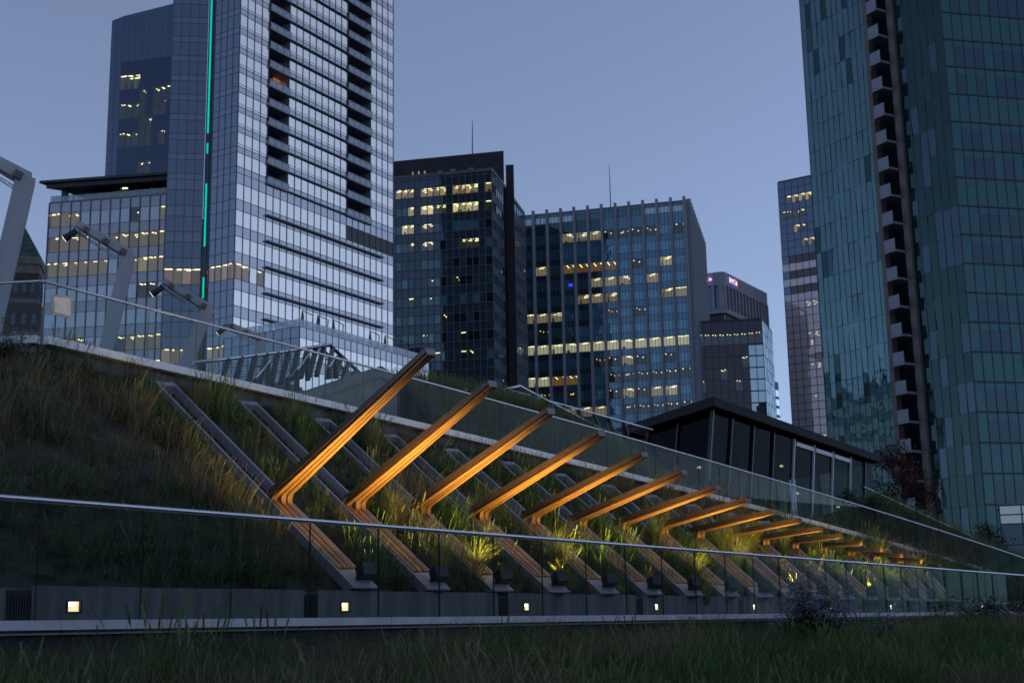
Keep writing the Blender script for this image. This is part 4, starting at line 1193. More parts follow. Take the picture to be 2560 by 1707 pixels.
# ================================================================ green residential tower (right)
V1 = at_r(2358, 98, 152); VH = V1.z                                     # near corner
V0 = at_z(2016, 262, VH)
V2 = at_z(2700, 125, VH)
gr_ = Building('green_tower', (V1.x, V1.y, GZ), 'tall green glass residential tower with a column of balconies between tan piers', 'building')
Wl, Wr2 = Wall(V0, V1), Wall(V1, V2)
flz = zr(2349, 98, 152) - zr(2357, 98 + 67.5, 152)
top = VH + 5 * flz
rv = [top - flz * k for k in range(60) if top - flz * k > GZ]
s_a, s_b = Wl.sz(2173, 180)[0], Wl.sz(2184, 180)[0]
s_c, s_d = Wl.sz(2231, 150)[0], Wl.sz(2246, 145)[0]
la = [s_a * k / 12 for k in range(13)]
md_ = [s_d + (Wl.L - s_d) * k / 6 for k in range(7)]
rgn = random.Random(8)
def fn_v(ci, ri):
    z = (rv[ri] + rv[ri + 1]) / 2
    return ('glass_pane', 'green_dark' if z < 26 + 9 * math.sin(ci * .7) else ('green_sky' if rgn.random() > .2 else 'green_dark'), None, 0)
facade(gr_, Wl, la, rv, lambda c, r: ('glass_pane', rgn.choice(['green_sky'] * 30 + ['green_dusk', 'green_dark']), None, 0), 'mullion_dark', .07, .05, tilt=.012)
facade(gr_, Wl, md_, rv, lambda c, r: ('glass_pane', rgn.choice(['green_dark'] * 5 + ['green_dusk']), None, 0), 'mullion_dark', .08, .05, tilt=.012)
cr_ = [1.23 * k for k in range(int(Wr2.L / 1.23) + 1)]
rv2 = []
for a in rv: rv2 += [a, a - flz * .26]
rv2 = [z for z in rv2 if z > GZ]
state = {}
def fn_r(ci, ri):
    f = ri // 2
    if (ci, f) not in state:
        x = rgn.random()
        state[ci, f] = 'green_light' if (f % 3 == 1 or ci % 5 == 4 or ci == 0 or x < .06) else ('green_mid' if x < .8 else 'green_dusk')
    if ri % 2 == 0: return ('transom_pane', 'green_light', None, 0)
    room = None
    return ('glass_pane', state[ci, f], room, 0)
facade(gr_, Wr2, cr_, rv2, fn_r, None, tilt=.006)
mb = gr_.bar(M('mullion_dark'))
for s_ in cr_: mb.obox(Wr2.p(s_, (rv[0] + rv[-1]) / 2, .02), Wr2.t, Wr2.n, (0, 0, 1), .035, .06, (rv[0] - rv[-1]) / 2)
for z in rv: mb.obox(Wr2.p(Wr2.L / 2, z, .02), Wr2.t, Wr2.n, (0, 0, 1), Wr2.L / 2, .09, .09)
for s0, s1 in ((s_a, s_b), (s_c, s_d)):                                 # piers in storey lengths
    for k in range(len(rv) - 1):
        MB().obox(Wl.p((s0 + s1) / 2, (rv[k] + rv[k + 1]) / 2, .0), Wl.t, Wl.n, (0, 0, 1), (s1 - s0) / 2 - .02, .45, (rv[k] - rv[k + 1]) / 2 - .02).build('pier_block', M('tan_column'), gr_.root)
pmat('balcony_white', (0.22, 0.245, 0.30), 0.6)
for k, z in enumerate(rv[:-1]):
    sm, hw = (s_b + s_c) / 2, (s_c - s_b) / 2
    sg0 = s_b + (s_c - s_b) * .48; sm2, hw2 = (sg0 + s_c) / 2, (s_c - sg0) / 2
    if z < 3: continue
    bo = MB().obox(Wl.p(sm2, z - .1, .1), Wl.t, Wl.n, (0, 0, 1), hw2, 1.95, .13).build('balcony', M('balcony_soffit'), gr_.root)
    # front guard: pale panel on the outer face, glass return
    MB().obox(Wl.p(sm2, z + .66, 2.02), Wl.t, Wl.n, (0, 0, 1), hw2, .03, .66).build('guard_panel', M('balcony_white'), bo)
    MB().obox(Wl.p(s_c - .03, z + .58, 1.0), Wl.n, Wl.t, (0, 0, 1), .98, .02, .55).build('guard_return', M('balcony_side'), bo)
    gr_.cell(Wl.p(sm, z + flz / 2 - .1, -1.4), Wl.t, Wl.n, 2 * hw, flz - .26, M('dark_window'), 'balcony_door')
roof(gr_, [V0, V1, V2, V2 - Wr2.n * 30], top, .4, 'mullion_dark')
core(gr_, [V0, V1, V2], GZ, top - 1, 'mullion_dark', .55)
gr_.finish()

# ================================================================ deco brick tower with copper roof (far left)
bx0 = at_r(62, 548, 270); zb_ = at_r(116, 657, 270).z
hw = (at_r(116, 657, 270) - at_r(58, 657, 270)).length
ax = R3 @ V((1, 0, 0)); ax = V((ax.x, ax.y, 0)).normalized(); ay = V((-ax.y, ax.x, 0)); 
if ay.dot(bx0) < 0: ay = -ay
ra = math.radians(12)
tx = ax * math.cos(ra) + ay * math.sin(ra); ty = -ax * math.sin(ra) + ay * math.cos(ra)
cb_ = V((bx0.x, bx0.y, 0)) - ax * .4
mr_ = Building('brick_tower', (cb_.x, cb_.y, GZ), 'old brown brick tower with carved stone cornice and a green copper pyramid roof', 'building')
def ring4(h, z): return [cb_ + tx * h * a + ty * h * b_ + V((0, 0, z)) for a, b_ in ((-1, -1), (1, -1), (1, 1), (-1, 1))]
lo, hi = ring4(hw * .98, zb_), ring4(.35, bx0.z - 1.5)
for i in range(4):
    j = (i + 1) % 4; nrow = 6
    for q in range(nrow):                                             # copper courses
        f0, f1 = q / nrow, (q + 1) / nrow - .012
        a, b_, c, d = lo[i].lerp(hi[i], f0), lo[j].lerp(hi[j], f0), lo[j].lerp(hi[j], f1), lo[i].lerp(hi[i], f1)
        nn = ((b_ - a).cross(d - a)).normalized(); nn = nn if nn.z > 0 else -nn
        MB().hexa([a, b_, c, d, a + nn * .1, b_ + nn * .1, c + nn * .1, d + nn * .1]).build('copper_course', M('copper_green'), mr_.root)
MB().obox(cb_ + V((0, 0, bx0.z - .9)), tx, ty, (0, 0, 1), .3, .3, .9).build('finial', M('copper_green'), mr_.root)
for h, z0, z1, m_, nm in ((hw * 1.02, zb_ - 1.6, zb_, 'stone_trim', 'cornice'), (hw * .97, zb_ - 3.4, zb_ - 1.6, 'stone_trim', 'frieze'), (hw * .94, zb_ - 8.4, zb_ - 3.4, 'brick', 'wall'),
                          (hw * 1.0, zb_ - 9.4, zb_ - 8.4, 'stone_trim', 'belt_course'), (hw * 1.12, zb_ - 15, zb_ - 9.4, 'brick', 'wall'), (hw * 1.25, zb_ - 16, zb_ - 15, 'stone_trim', 'belt_course'), (hw * 1.35, GZ, zb_ - 16, 'brick', 'wall')):
    MB().prism([V((p.x, p.y, 0)) for p in ring4(h, 0)], z0, z1).build(nm, M(m_), mr_.root)
for (h, zs__) in ((hw * .94, [zb_ - 6.2]), (hw * 1.12, [zb_ - 12.5]), (hw * 1.35, [zb_ - 19 - 4 * k for k in range(6)])):
    for z in zs__:
        for k in range(5):
            s_ = (-.8 + .4 * k) * h
            for (u_, o_) in ((tx, -ty), (ty, tx)):
                MB().obox(cb_ + u_ * s_ + o_ * (h + .02) + V((0, 0, z)), u_, o_, (0, 0, 1), .42, .06, 1.0).build('window', M('dark_window'), mr_.root)

# ================================================================ building at the right edge
J0 = at_r(2497, 1264, 118); J1 = at_z(2640, 1258, J0.z)
je = Building('low_annex', (J0.x, J0.y, GZ), 'low blue-grey glazed annex at the foot of the green tower', 'building')
Wj = Wall(J0, J1)
facade(je, Wj, [0, 1.7, 3.4, 5.1], [J0.z, J0.z - .75, J0.z - 1.5, J0.z - 3.2, J0.z - 4.2, J0.z - 6.0], lambda c, r: ('glass_pane', 'green_mid' if r > 1 else 'hotel_spandrel', None, 0), 'mullion_dark', .1, .06)
roof(je, [J0, J1, J1 - Wj.n * 6, J0 - Wj.n * 6], J0.z + .01, .15, 'mullion_grey')
core(je, [J0, J1, J1 - Wj.n * 6, J0 - Wj.n * 6], GZ, J0.z - .1, 'mullion_dark', .8)
je.finish()
# ================================================================ dark pavilion behind the upper path
pmat('pav_roof', (0.02, 0.02, 0.026), 0.85, ior=1.3, noise=0.15, nscale=0.8)
glass('pav_glass', (0.4, 0.45, 0.46), 1.15, 1.0, 0.0, graze=0.06)
pmat('pav_floor', (0.03, 0.03, 0.03), 0.8)
pmat('white_frame', (0.55, 0.56, 0.6), 0.5)
PP = at_r(1783.4, 991.5, 62); PLf = at_z(1530, 1076, PP.z); PLf = PP + (PLf - PP) * 1.3; PRt = at_z(2199.6, 1139, PP.z)
P4 = PLf + PRt - PP
pdir = (PRt - PP).normalized(); ldir_ = (PLf - PP).normalized()
pv = empty('entrance_pavilion', (PP.x, PP.y, 1.5), 'low dark glazed pavilion with a flat charcoal roof and leaning walls', 'building')
th = 0.42
MB().prism([PP, PRt, P4, PLf], PP.z - th, PP.z).build('roof', M('pav_roof'), pv)
for a, b_, n_ in ((PP, PRt, 7), (PP, PLf, 3)):                        # fascia sheets
    for k in range(n_):
        p, q = a.lerp(b_, k / n_), a.lerp(b_, (k + 1) / n_)
        t = (q - p).normalized(); nn = V((t.y, -t.x, 0)); nn = nn if nn.dot(-p) > 0 else -nn
        MB().obox((p + q) / 2 + nn * .015 - V((0, 0, th / 2)), t, nn, (0, 0, 1), (q - p).length / 2 - .006, .012, th / 2 + .01).build('fascia_sheet', M('pav_roof'), pv)
c0 = PP + (pdir + ldir_) * .55; c1 = PRt + (ldir_ - pdir) * .55; c3 = PLf + (pdir - ldir_) * .55; c2 = P4 - (pdir + ldir_) * .55
zt_, zb2 = PP.z - th, 1.6
shear = -pdir * (0.30 * (zt_ - zb2))
def wp(p, f): q = V((p.x, p.y, zt_)).lerp(V((p.x, p.y, zb2)) + shear, f); return q
def pav_pane(a, b_, name, mat, out, thick=.03):
    t = (b_ - a).normalized(); nn = V((t.y, -t.x, 0)); nn = nn if nn.dot(-a) > 0 else -nn
    q = [wp(a, 1), wp(b_, 1), wp(b_, .004), wp(a, .004)]
    return MB().hexa([x + nn * out for x in q] + [x + nn * (out - thick) for x in q]).build(name, mat, pv)
fr_ = [0, .09, .2, .31, .43, .555, .685, .815, .93, 1.0]
for k in range(len(fr_) - 1):
    pav_pane(c0.lerp(c1, fr_[k] + .003), c0.lerp(c1, fr_[k + 1] - .003), 'glass_pane', M('pav_glass'), 0)
for k in range(4):
    pav_pane(c3.lerp(c0, k / 4 + .006), c3.lerp(c0, (k + 1) / 4 - .006), 'glass_pane', M('pav_glass'), 0)
for f in fr_[1:-1]:
    mm = M('white_frame') if .4 < f < .85 else M('mullion_dark')
    p = c0.lerp(c1, f)
    MB().bar(wp(p, 0.02) - ldir_ * .05, wp(p, 1) - ldir_ * .05, .13, .1, up=pdir).build('mullion', mm, pv)
for a, b_ in ((.43, .555), (.555, .685), (.685, .815)):
    MB().bar(wp(c0.lerp(c1, a + .012), .05) - ldir_ * .05, wp(c0.lerp(c1, b_ - .006), .05) - ldir_ * .05, .1, .22).build('header_bar', M('white_frame'), pv)
for k in (1, 2, 3): MB().bar(wp(c3.lerp(c0, k / 4), .02) - pdir * .05, wp(c3.lerp(c0, k / 4), 1) - pdir * .05, .1, .08, up=ldir_).build('mullion', M('mullion_dark'), pv)
MB().bar(wp(c0, .0) - (pdir + ldir_) * .03, wp(c0, 1) - (pdir + ldir_) * .03, .16, .16, up=pdir).build('mullion', M('mullion_dark'), pv)
MB().prism([x + shear for x in (c0, c1, c2, c3)], zb2 - .3, zb2 - .02).build('floor', M('pav_floor'), pv)
MB().prism([c2 - ldir_ * 2.0, c3 - ldir_ * 2.0 , c3 - ldir_ * 1.8, c2 - ldir_ * 1.8], zb2, zt_ - .02).build('back_wall', M('pav_floor'), pv)
for f in (.12, .34, .62, .85):
    for g_ in (.3, .65):
        p = c0.lerp(c1, f).lerp(c3.lerp(c2, f), g_)
        MB().tube([V((p.x, p.y, zb2)), V((p.x, p.y, zt_ - .01))], .16, 8).build('column', M('white_frame') if f > .3 else M('mullion_dark'), pv)
rp_ = random.Random(4)
for k in range(26):
    f, g_ = rp_.uniform(.04, .97), rp_.uniform(.1, .85)
    p = c0.lerp(c1, f).lerp(c3.lerp(c2, f), g_); z = rp_.uniform(zb2 + 2.2, zt_ - .9)
    MB().tube([V((p.x, p.y, z + .06)), V((p.x, p.y, z + .03)), V((p.x, p.y, z - .04)), V((p.x, p.y, z - .06))], [.03, .1, .1, .03], 6).build('pendant_light', M('fixture_small'), pv)

# ================================================================ leaning lighting masts on the plaza
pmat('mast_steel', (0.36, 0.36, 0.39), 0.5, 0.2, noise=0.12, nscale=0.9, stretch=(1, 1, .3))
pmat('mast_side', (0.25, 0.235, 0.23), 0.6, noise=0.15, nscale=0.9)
CAMR = R3 @ V((1, 0, 0)); CAMR = V((CAMR.x, CAMR.y, 0)).normalized()
def mast(r, foot, elb, tip, w, label, spot=True):
    F, E, T = at_r(*foot, r), at_r(*elb, r), at_r(*tip, r * 0.985)
    vd = V((E.x, E.y, 0)).normalized()
    root = empty('lighting_mast', F, label, 'lamp post')
    ax_ = (E - F).normalized(); sx = ax_.cross(vd).normalized()
    d = vd * w * .5
    q0, q1 = [F - sx * w * .52, F + sx * w * .52], [E - sx * w * .5, E + sx * w * .5]
    E2 = E + ax_ * w * .45
    pole = MB().hexa([q0[0] - d, q0[1] - d, q0[1] + d, q0[0] + d, q1[0] - d, q1[1] - d, q1[1] + d, q1[0] + d]).build('pole', [M('mast_steel'), M('mast_side')], root)
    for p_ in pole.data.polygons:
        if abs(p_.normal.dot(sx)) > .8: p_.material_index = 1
    bd = (T - E).normalized(); bs = bd.cross(vd).normalized()
    hb = w * .34
    bm = MB().hexa([E - bd * w * .2 - bs * hb - d, E - bd * w * .2 + bs * hb - d, E - bd * w * .2 + bs * hb + d, E - bd * w * .2 - bs * hb + d,
               T - bs * hb * .6 - d * .6, T + bs * hb * .6 - d * .6, T + bs * hb * .6 + d * .6, T - bs * hb * .6 + d * .6])
    beam = bm.build('beam', M('mast_steel'), root)
    up_ = bs if bs.z > 0 else -bs
    for f in (.08, .42, .8):                                          # dark saddle plates on the beam
        p = E.lerp(T, f) - up_ * hb * .4 - vd * w * .35
        MB().obox(p, bd, vd, bs, w * .22, w * .3, hb * .55).build('saddle', M('tan_column'), root)
    tr = MB()
    a, b_ = E - up_ * (hb + w * .45) + bd * w * .3, T - up_ * (hb + w * .2)
    tr.tube([a, b_], w * .035, 5).tube([a + up_ * w * .16, b_ + up_ * w * .1], w * .03, 5)
    n_ = 9
    for k in range(n_): 
        p, q = a.lerp(b_, k / n_), a.lerp(b_, (k + .5) / n_) + up_ * w * .14
        tr.tube([p, q], w * .02, 4, False).tube([q, a.lerp(b_, (k + 1) / n_)], w * .02, 4, False)
    tr.build('cable_truss', M('handrail_steel'), root)
    if spot:
        h0 = T - up_ * (hb + w * .55)
        sdir = (V((0, 0, -1)) * .55 - CAMR * .8).normalized()
        MB().tube([T - up_ * hb, h0], w * .07, 5).build('bracket', M('black_paint'), root)
        MB().tube([h0 - sdir * w * .5, h0 - sdir * w * .45, h0 + sdir * w * .35, h0 + sdir * w * .55], [w * .1, w * .2, w * .26, w * .3], 10).build('spot_housing', M('black_paint'), root)
        MB().tube([h0 + sdir * w * .555, h0 + sdir * w * .575], w * .25, 10).build('spot_lens', M('led_warm'), root)
mast(45, (-36, 880), (64, 448), (-130, 340), 0.62, 'large leaning steel lighting mast standing in front of the brick tower')
mast(62, (256, 915), (322, 636), (192, 560), 0.62, 'leaning steel lighting mast with spotlight in front of the lit office block')
mast(72, (452, 940), (521, 770), (408, 702), 0.66, 'leaning steel lighting mast with spotlight in front of the teal light strip')
mast(100, (640, 915), (655, 848), (562, 806), 0.7, 'small farther lighting mast showing above the handrail before the hotel podium')

# ================================================================ stairs and railings behind the glass
def crop4(x, y): return 500 + x / 3.92, 750 + y / 3.92
def pl_at(d):
    n_, c_ = off_plane(d); return lambda x, y: at_pl(x, y, n_, c_)
s7, s8, s6, s9 = pl_at(7.0), pl_at(8.0), pl_at(6.0), pl_at(9.0)
KT = V((KN.y, -KN.x, 0))
rail = empty('stair_railing', s7(560, 970), 'grey tube railing with dark leaning slats beside the plaza stair', 'railing')
top = [s7(*crop4(x, y)) for x, y in ((-60, 612), (400, 560), (820, 505), (1270, 440))]
MB().tube(top, .055, 8).build('top_rail', M('handrail_steel'), rail)
tops = (280, 410, 545, 655, 765, 870, 965, 1055, 1140, 1215)
bots = ((210, 800), (340, 820), (465, 840), (575, 850), (690, 850), (790, 820), (890, 790), (985, 770), (1065, 760), (1140, 750))
ytop = lambda x: 605 - (x / 1270) * 165
for x, (bx_, by_) in zip(tops, bots):
    MB().bar(s7(*crop4(x, ytop(x) + 6)), s7(*crop4(bx_, by_)), .09, .16, up=KN).build('slat', M('mullion_dark'), rail)
wm = MB()
for k in range(1, 8): wm.tube([s7(*crop4(190, 620 + k * 26)), s7(*crop4(1180, 470 + k * 36))], .006, 4, False)
wm.build('wires', M('mullion_mid'), rail)
rail2 = empty('stair_railing', s8(850, 930), 'short descending slatted railing on the far side of the plaza stair', 'railing')
MB().tube([s8(*crop4(1270, 440)), s8(*crop4(1570, 720))], .06, 8).build('top_rail', M('mullion_mid'), rail2)
for (x0, y0, x1, y1) in ((1300, 475, 1240, 770), (1390, 555, 1320, 765), (1455, 620, 1400, 765), (1530, 690, 1490, 750)):
    MB().bar(s8(*crop4(x0, y0)), s8(*crop4(x1, y1)), .09, .14, up=KN).build('slat', M('mullion_mid'), rail2)
for k in range(7):
    MB().bar(s8(*crop4(1225 + k * 8, 505 + k * 36)), s8(*crop4(1330 + k * 32, 590 + k * 26)), .03, .06).build('crossbar', M('mullion_dark'), rail2)
for i, (a, b_, ps) in enumerate((((485, 825), (695, 600), ((665, 632, 870), (545, 765, 850))), ((885, 755), (1075, 535), ((1055, 560, 790), (950, 682, 880), (860, 760, 880))), ((1235, 695), (1345, 545), ((1330, 565, 770), (1262, 660, 775))))):
    hr = empty('stair_handrail', s6(*crop4(*a)), ('steel stair handrail on black posts between the leaning slats and the lower steps', 'middle steel stair handrail on three black posts', 'short steel stair handrail against the far slatted railing')[i], 'handrail')
    MB().tube([s6(*crop4(*a)), s6(*crop4(*b_))], .035, 8).build('tube', M('handrail_steel'), hr)
    for (x, y0, y1) in ps: MB().bar(s6(*crop4(x, y0)), s6(*crop4(x, y1)), .08, .14, up=KN).build('post', M('mullion_dark'), hr)
st = empty('plaza_stair', s7(700, 975), 'pale concrete stair flight climbing between the railings', 'stairs')
for k, (x0, x1, y) in enumerate(((560, 880, 905), (640, 1010, 868), (720, 1120, 832), (860, 1250, 796), (970, 1262, 760), (1060, 1255, 738))):
    a, b_ = s7(*crop4(x0, y)), s7(*crop4(x1, y - 6)); b_.z = a.z
    MB().hexa([a + KN * (.3 * k) - V((0, 0, .9)), b_ + KN * .3 * k - V((0, 0, .9)), b_ + KN * (2.4 + .3 * k) - V((0, 0, .9)), a + KN * (2.4 + .3 * k) - V((0, 0, .9)),
               a + KN * .3 * k, b_ + KN * .3 * k, b_ + KN * (2.4 + .3 * k), a + KN * (2.4 + .3 * k)]).build('step', M('concrete_pale'), st)
rw = empty('ramp_wall', s6(760, 1000), 'long pale concrete parapet wall sloping up beside the plaza stair', 'wall')
pts_ = [crop4(900, 945), crop4(1330, 797), crop4(1770, 655), crop4(1935, 765)]
for a, b_ in zip(pts_, pts_[1:]):
    A_, B_ = pl_at(5.4)(*a), pl_at(5.4)(*b_)
    lo_ = 3.2
    MB().hexa([V((A_.x, A_.y, lo_)), V((B_.x, B_.y, lo_)), V((B_.x, B_.y, lo_)) + KN * .4, V((A_.x, A_.y, lo_)) + KN * .4, A_, B_, B_ + KN * .4, A_ + KN * .4]).build('wall_panel', M('concrete_pale'), rw)
    MB().hexa([A_ - KN * .04 - V((0, 0, .3)), B_ - KN * .04 - V((0, 0, .3)), B_ - KN * .003 - V((0, 0, .3)), A_ - KN * .003 - V((0, 0, .3)), A_ - KN * .04 + V((0, 0, .03)), B_ - KN * .04 + V((0, 0, .03)), B_ - KN * .003 + V((0, 0, .03)), A_ - KN * .003 + V((0, 0, .03))]).build('coping', M('concrete_pale'), rw)
def crop8(x, y): return 1240 + x / 5.88, 940 + y / 5.88
s5 = pl_at(7.2)
r3 = empty('ramp_railing', s5(1300, 1010), 'steel ramp railing on thick dark posts between the knoll and the pavilion', 'railing')
MB().tube([s5(*crop8(x, y)) for x, y in ((130, 195), (345, 145), (980, 480), (1620, 815))], .05, 8).build('top_rail', M('handrail_steel'), r3)
for x, y0 in ((170, 190), (552, 262), (810, 398), (1070, 535), (1340, 675), (1590, 805)):
    MB().bar(s5(*crop8(x, y0)), s5(*crop8(x, y0 + 300)), .12, .2, up=KN).build('post', M('mullion_dark'), r3)
wm = MB()
for k in range(1, 5): wm.tube([s5(*crop8(180, 195 + 42 * k)), s5(*crop8(560, 270 + 48 * k)), s5(*crop8(1600, 810 + 30 * k))], .012, 4, False)
wm.build('wires', M('mullion_mid'), r3)
r4 = empty('ramp_railing', s9(1300, 1010), 'slender steel railing with leaning posts on the far side of the ramp', 'railing')
MB().tube([s9(*crop8(x, y)) for x, y in ((185, 205), (1000, 430), (2010, 710), (2300, 790))], .045, 8).build('top_rail', M('handrail_steel'), r4)
for x, y in ((215, 215), (480, 290), (735, 365), (985, 430), (1210, 495), (1440, 560), (1655, 620), (1870, 680)):
    MB().bar(s9(*crop8(x, y)), s9(*crop8(x + 62, y + 190)), .08, .16, up=KN).build('post', M('mullion_dark'), r4)
wm = MB()
for k in range(1, 4): wm.tube([s9(*crop8(230, 205 + 50 * k)), s9(*crop8(2250, 780 + 34 * k))], .012, 4, False)
wm.build('wires', M('mullion_mid'), r4)
dk_ = [s9(*crop8(x, y)) for x, y in ((60, 330), (700, 500), (1500, 740), (1850, 820))]
rd_ = empty('ramp_deck', dk_[0], 'grey concrete ramp edge below the slender railing', 'ramp')
for a, b_ in zip(dk_, dk_[1:]):
    MB().hexa([a - V((0, 0, .8)), b_ - V((0, 0, .8)), b_ + KN * 2 - V((0, 0, .8)), a + KN * 2 - V((0, 0, .8)), a, b_, b_ + KN * 2, a + KN * 2]).build('edge_slab', M('concrete_wall'), rd_)
# railing falling to the right behind the upper path
s5b = pl_at(7.0)
r5 = empty('ramp_railing', s5b(2171, 1230), 'single steel tube railing falling past the red tree', 'railing')
rp5 = [s5b(x, y) for x, y in ((2160, 1217), (2290, 1277), (2471, 1360), (2600, 1418))]
MB().tube(rp5, .04, 8).build('top_rail', M('handrail_steel'), r5)
for k in range(9):
    a = rp5[0].lerp(rp5[-1], (k + .3) / 9)
    a = [p for p in (rp5[0].lerp(rp5[1], k / 3), rp5[1].lerp(rp5[2], (k - 3) / 3), rp5[2].lerp(rp5[3], (k - 6) / 3))][k // 3]
    MB().tube([a, a - V((0, 0, 1.1))], .022, 6).build('post', M('mullion_dark'), r5)
# long low hall behind the lawn (it is what the lower glass mirrors)
hall = empty('waterfront_hall', (30, -16, -1.7), 'long low dark hall across the lawn behind the viewpoint', 'building')
MB().box(-70, 420, -34, -16, -1.7, 8.2).build('wall', M('charcoal'), hall)
MB().box(-71, 421, -35, -15, 8.22, 8.7).build('roof', M('pav_roof'), hall)
for k in range(40): MB().box(-69 + k * 5.4, -64.2 + k * 5.4, -15.99, -15.93, -1.2, 6.9).build('glass_pane', M('dark_window'), hall)
# ================================================================ vegetation
def leaf_mat(name, green, dry, trans=0.25, attr=True):
    m, n, l, b = nmat(name)
    n.remove(b)
    at_ = n.new('ShaderNodeAttribute'); at_.attribute_type = 'INSTANCER'; at_.attribute_name = 'dry'
    mx = n.new('ShaderNodeMix'); mx.data_type = 'RGBA'
    mx.inputs['A'].default_value = (*green, 1); mx.inputs['B'].default_value = (*dry, 1)
    if attr: l.new(at_.outputs['Fac'], mx.inputs['Factor'])
    else: mx.inputs['Factor'].default_value = 0.0
    bl_ = n.new('ShaderNodeAttribute'); bl_.attribute_name = 'tone'
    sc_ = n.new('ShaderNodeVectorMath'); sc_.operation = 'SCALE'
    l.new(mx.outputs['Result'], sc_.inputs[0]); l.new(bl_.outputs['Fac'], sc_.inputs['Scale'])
    d = n.new('ShaderNodeBsdfDiffuse'); t = n.new('ShaderNodeBsdfTranslucent'); g_ = n.new('ShaderNodeBsdfGlossy'); g_.inputs['Roughness'].default_value = .45
    l.new(sc_.outputs[0], d.inputs[0]); l.new(sc_.outputs[0], t.inputs[0])
    a = n.new('ShaderNodeMixShader'); a.inputs[0].default_value = trans
    l.new(d.outputs[0], a.inputs[1]); l.new(t.outputs[0], a.inputs[2])
    c = n.new('ShaderNodeMixShader'); c.inputs[0].default_value = 0.03
    l.new(a.outputs[0], c.inputs[1]); l.new(g_.outputs[0], c.inputs[2])
    l.new(c.outputs[0], n['Material Output'].inputs[0])
    return m
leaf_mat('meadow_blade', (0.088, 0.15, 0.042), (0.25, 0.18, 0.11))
leaf_mat('clump_blade', (0.30, 0.33, 0.075), (0.16, 0.20, 0.045), 0.35, False)
leaf_mat('dry_blade', (0.24, 0.165, 0.085), (0.2, 0.15, 0.08), 0.3, False)
leaf_mat('red_leaf', (0.075, 0.022, 0.018), (0.075, 0.022, 0.018), 0.3, False)
leaf_mat('dark_leaf', (0.028, 0.045, 0.022), (0.03, 0.05, 0.02), 0.2, False)
leaf_mat('petal', (0.37, 0.35, 0.46), (0.37, 0.35, 0.46), 0.2, False)
leaf_mat('yellow_petal', (0.6, 0.36, 0.03), (0.6, 0.36, 0.03), 0.2, False)
pmat('bark', (0.05, 0.04, 0.035), 0.9)

def blades(n, length, spread, lean, width, segs=3, bias=(0, 0, 0), seed=0, lvar=.35, droop=1.0, basew=1.0):
    """numpy arrays of a tuft: vertices, faces, per-face tone"""
    r = np.random.default_rng(seed)
    vs_, fs_, tn = [], [], []
    for k in range(n):
        a = r.uniform(0, 2 * math.pi); rad = spread * math.sqrt(r.uniform())
        base = np.array([rad * math.cos(a), rad * math.sin(a), 0.0])
        az = a + r.normal(0, .7)
        L = length * (1 + r.uniform(-lvar, lvar)); le = abs(r.normal(lean, lean * .5))
        h = np.array([math.cos(az), math.sin(az), 0]) * le + np.array(bias)
        wdir = np.array([-math.sin(az), math.cos(az), 0.0]); wdir /= np.linalg.norm(wdir)
        w = width * r.uniform(.6, 1.3); tone = r.choice([r.uniform(.35, .8), r.uniform(.8, 1.3), r.uniform(1.3, 2.1)], p=[.4, .4, .2])
        p = base; d = np.array([h[0] * .35, h[1] * .35, 1.0]); b0 = len(vs_)
        for i in range(segs + 1):
            t = i / segs
            ww = w * (1 - t) ** .7 * (.55 + .45 * min(1, t * 4 + .2)) * basew
            if i < segs: vs_ += [p - wdir * ww, p + wdir * ww]
            else: vs_ += [p]
            dd = d / np.linalg.norm(d); p = p + dd * (L / segs)
            d = dd + np.array([h[0], h[1], -.42 * droop * (t + .35) * (np.linalg.norm(h[:2]) + .15)]) * .9
        for i in range(segs - 1):
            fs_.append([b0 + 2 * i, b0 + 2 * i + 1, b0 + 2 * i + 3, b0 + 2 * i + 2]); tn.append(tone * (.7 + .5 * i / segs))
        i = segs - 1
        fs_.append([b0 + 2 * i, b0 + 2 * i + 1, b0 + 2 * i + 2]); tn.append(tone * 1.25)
    return vs_, fs_, tn
def to_mesh(name, vs_, fs_, tn, mats, mi=None):
    me = bpy.data.meshes.new(name)
    me.from_pydata([tuple(v) for v in vs_], [], fs_)
    for m_ in (mats if isinstance(mats, list) else [mats]): me.materials.append(m_)
    at_ = me.attributes.new('tone', 'FLOAT', 'FACE'); at_.data.foreach_set('value', np.array(tn, np.float32))
    if mi is not None: me.polygons.foreach_set('material_index', mi)
    me.update(); return me
# meadow tufts for scattering (lean downhill = -Y)
protos = []
for i, (n_, L, sp, le, w, bi) in enumerate(((17, .46, .15, .55, .0085, (0, -.28, 0)), (15, .32, .17, .75, .0105, (0, -.2, 0)), (22, .60, .12, .5, .0062, (0, -.38, 0)), (13, .26, .18, .95, .015, (0, -.1, 0)), (13, .78, .09, .32, .0058, (.1, -.22, 0)))):
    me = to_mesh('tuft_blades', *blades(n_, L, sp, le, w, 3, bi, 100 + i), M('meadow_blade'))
    protos.append(bpy.data.objects.new('grass_tuft_source', me))
def broadleaf(n, seed):
    r = np.random.default_rng(seed); vs_, fs_, tn = [], [], []
    for k in range(n):
        a = r.uniform(0, 6.283); rad = .2 * math.sqrt(r.uniform()); z = r.uniform(.04, .26)
        c = np.array([rad * math.cos(a), rad * math.sin(a), z]); az = a + r.normal(0, .8)
        d1 = np.array([math.cos(az), math.sin(az), r.uniform(-.5, .4)]) * r.uniform(.03, .065); d2 = np.array([-math.sin(az), math.cos(az), r.uniform(-.2, .2)]) * r.uniform(.014, .028)
        b0 = len(vs_); vs_ += [c - d1, c - d1 * .2 + d2, c + d1, c - d1 * .2 - d2]; fs_.append([b0, b0 + 1, b0 + 2, b0 + 3]); tn.append(r.uniform(.5, 1.5))
    return vs_, fs_, tn
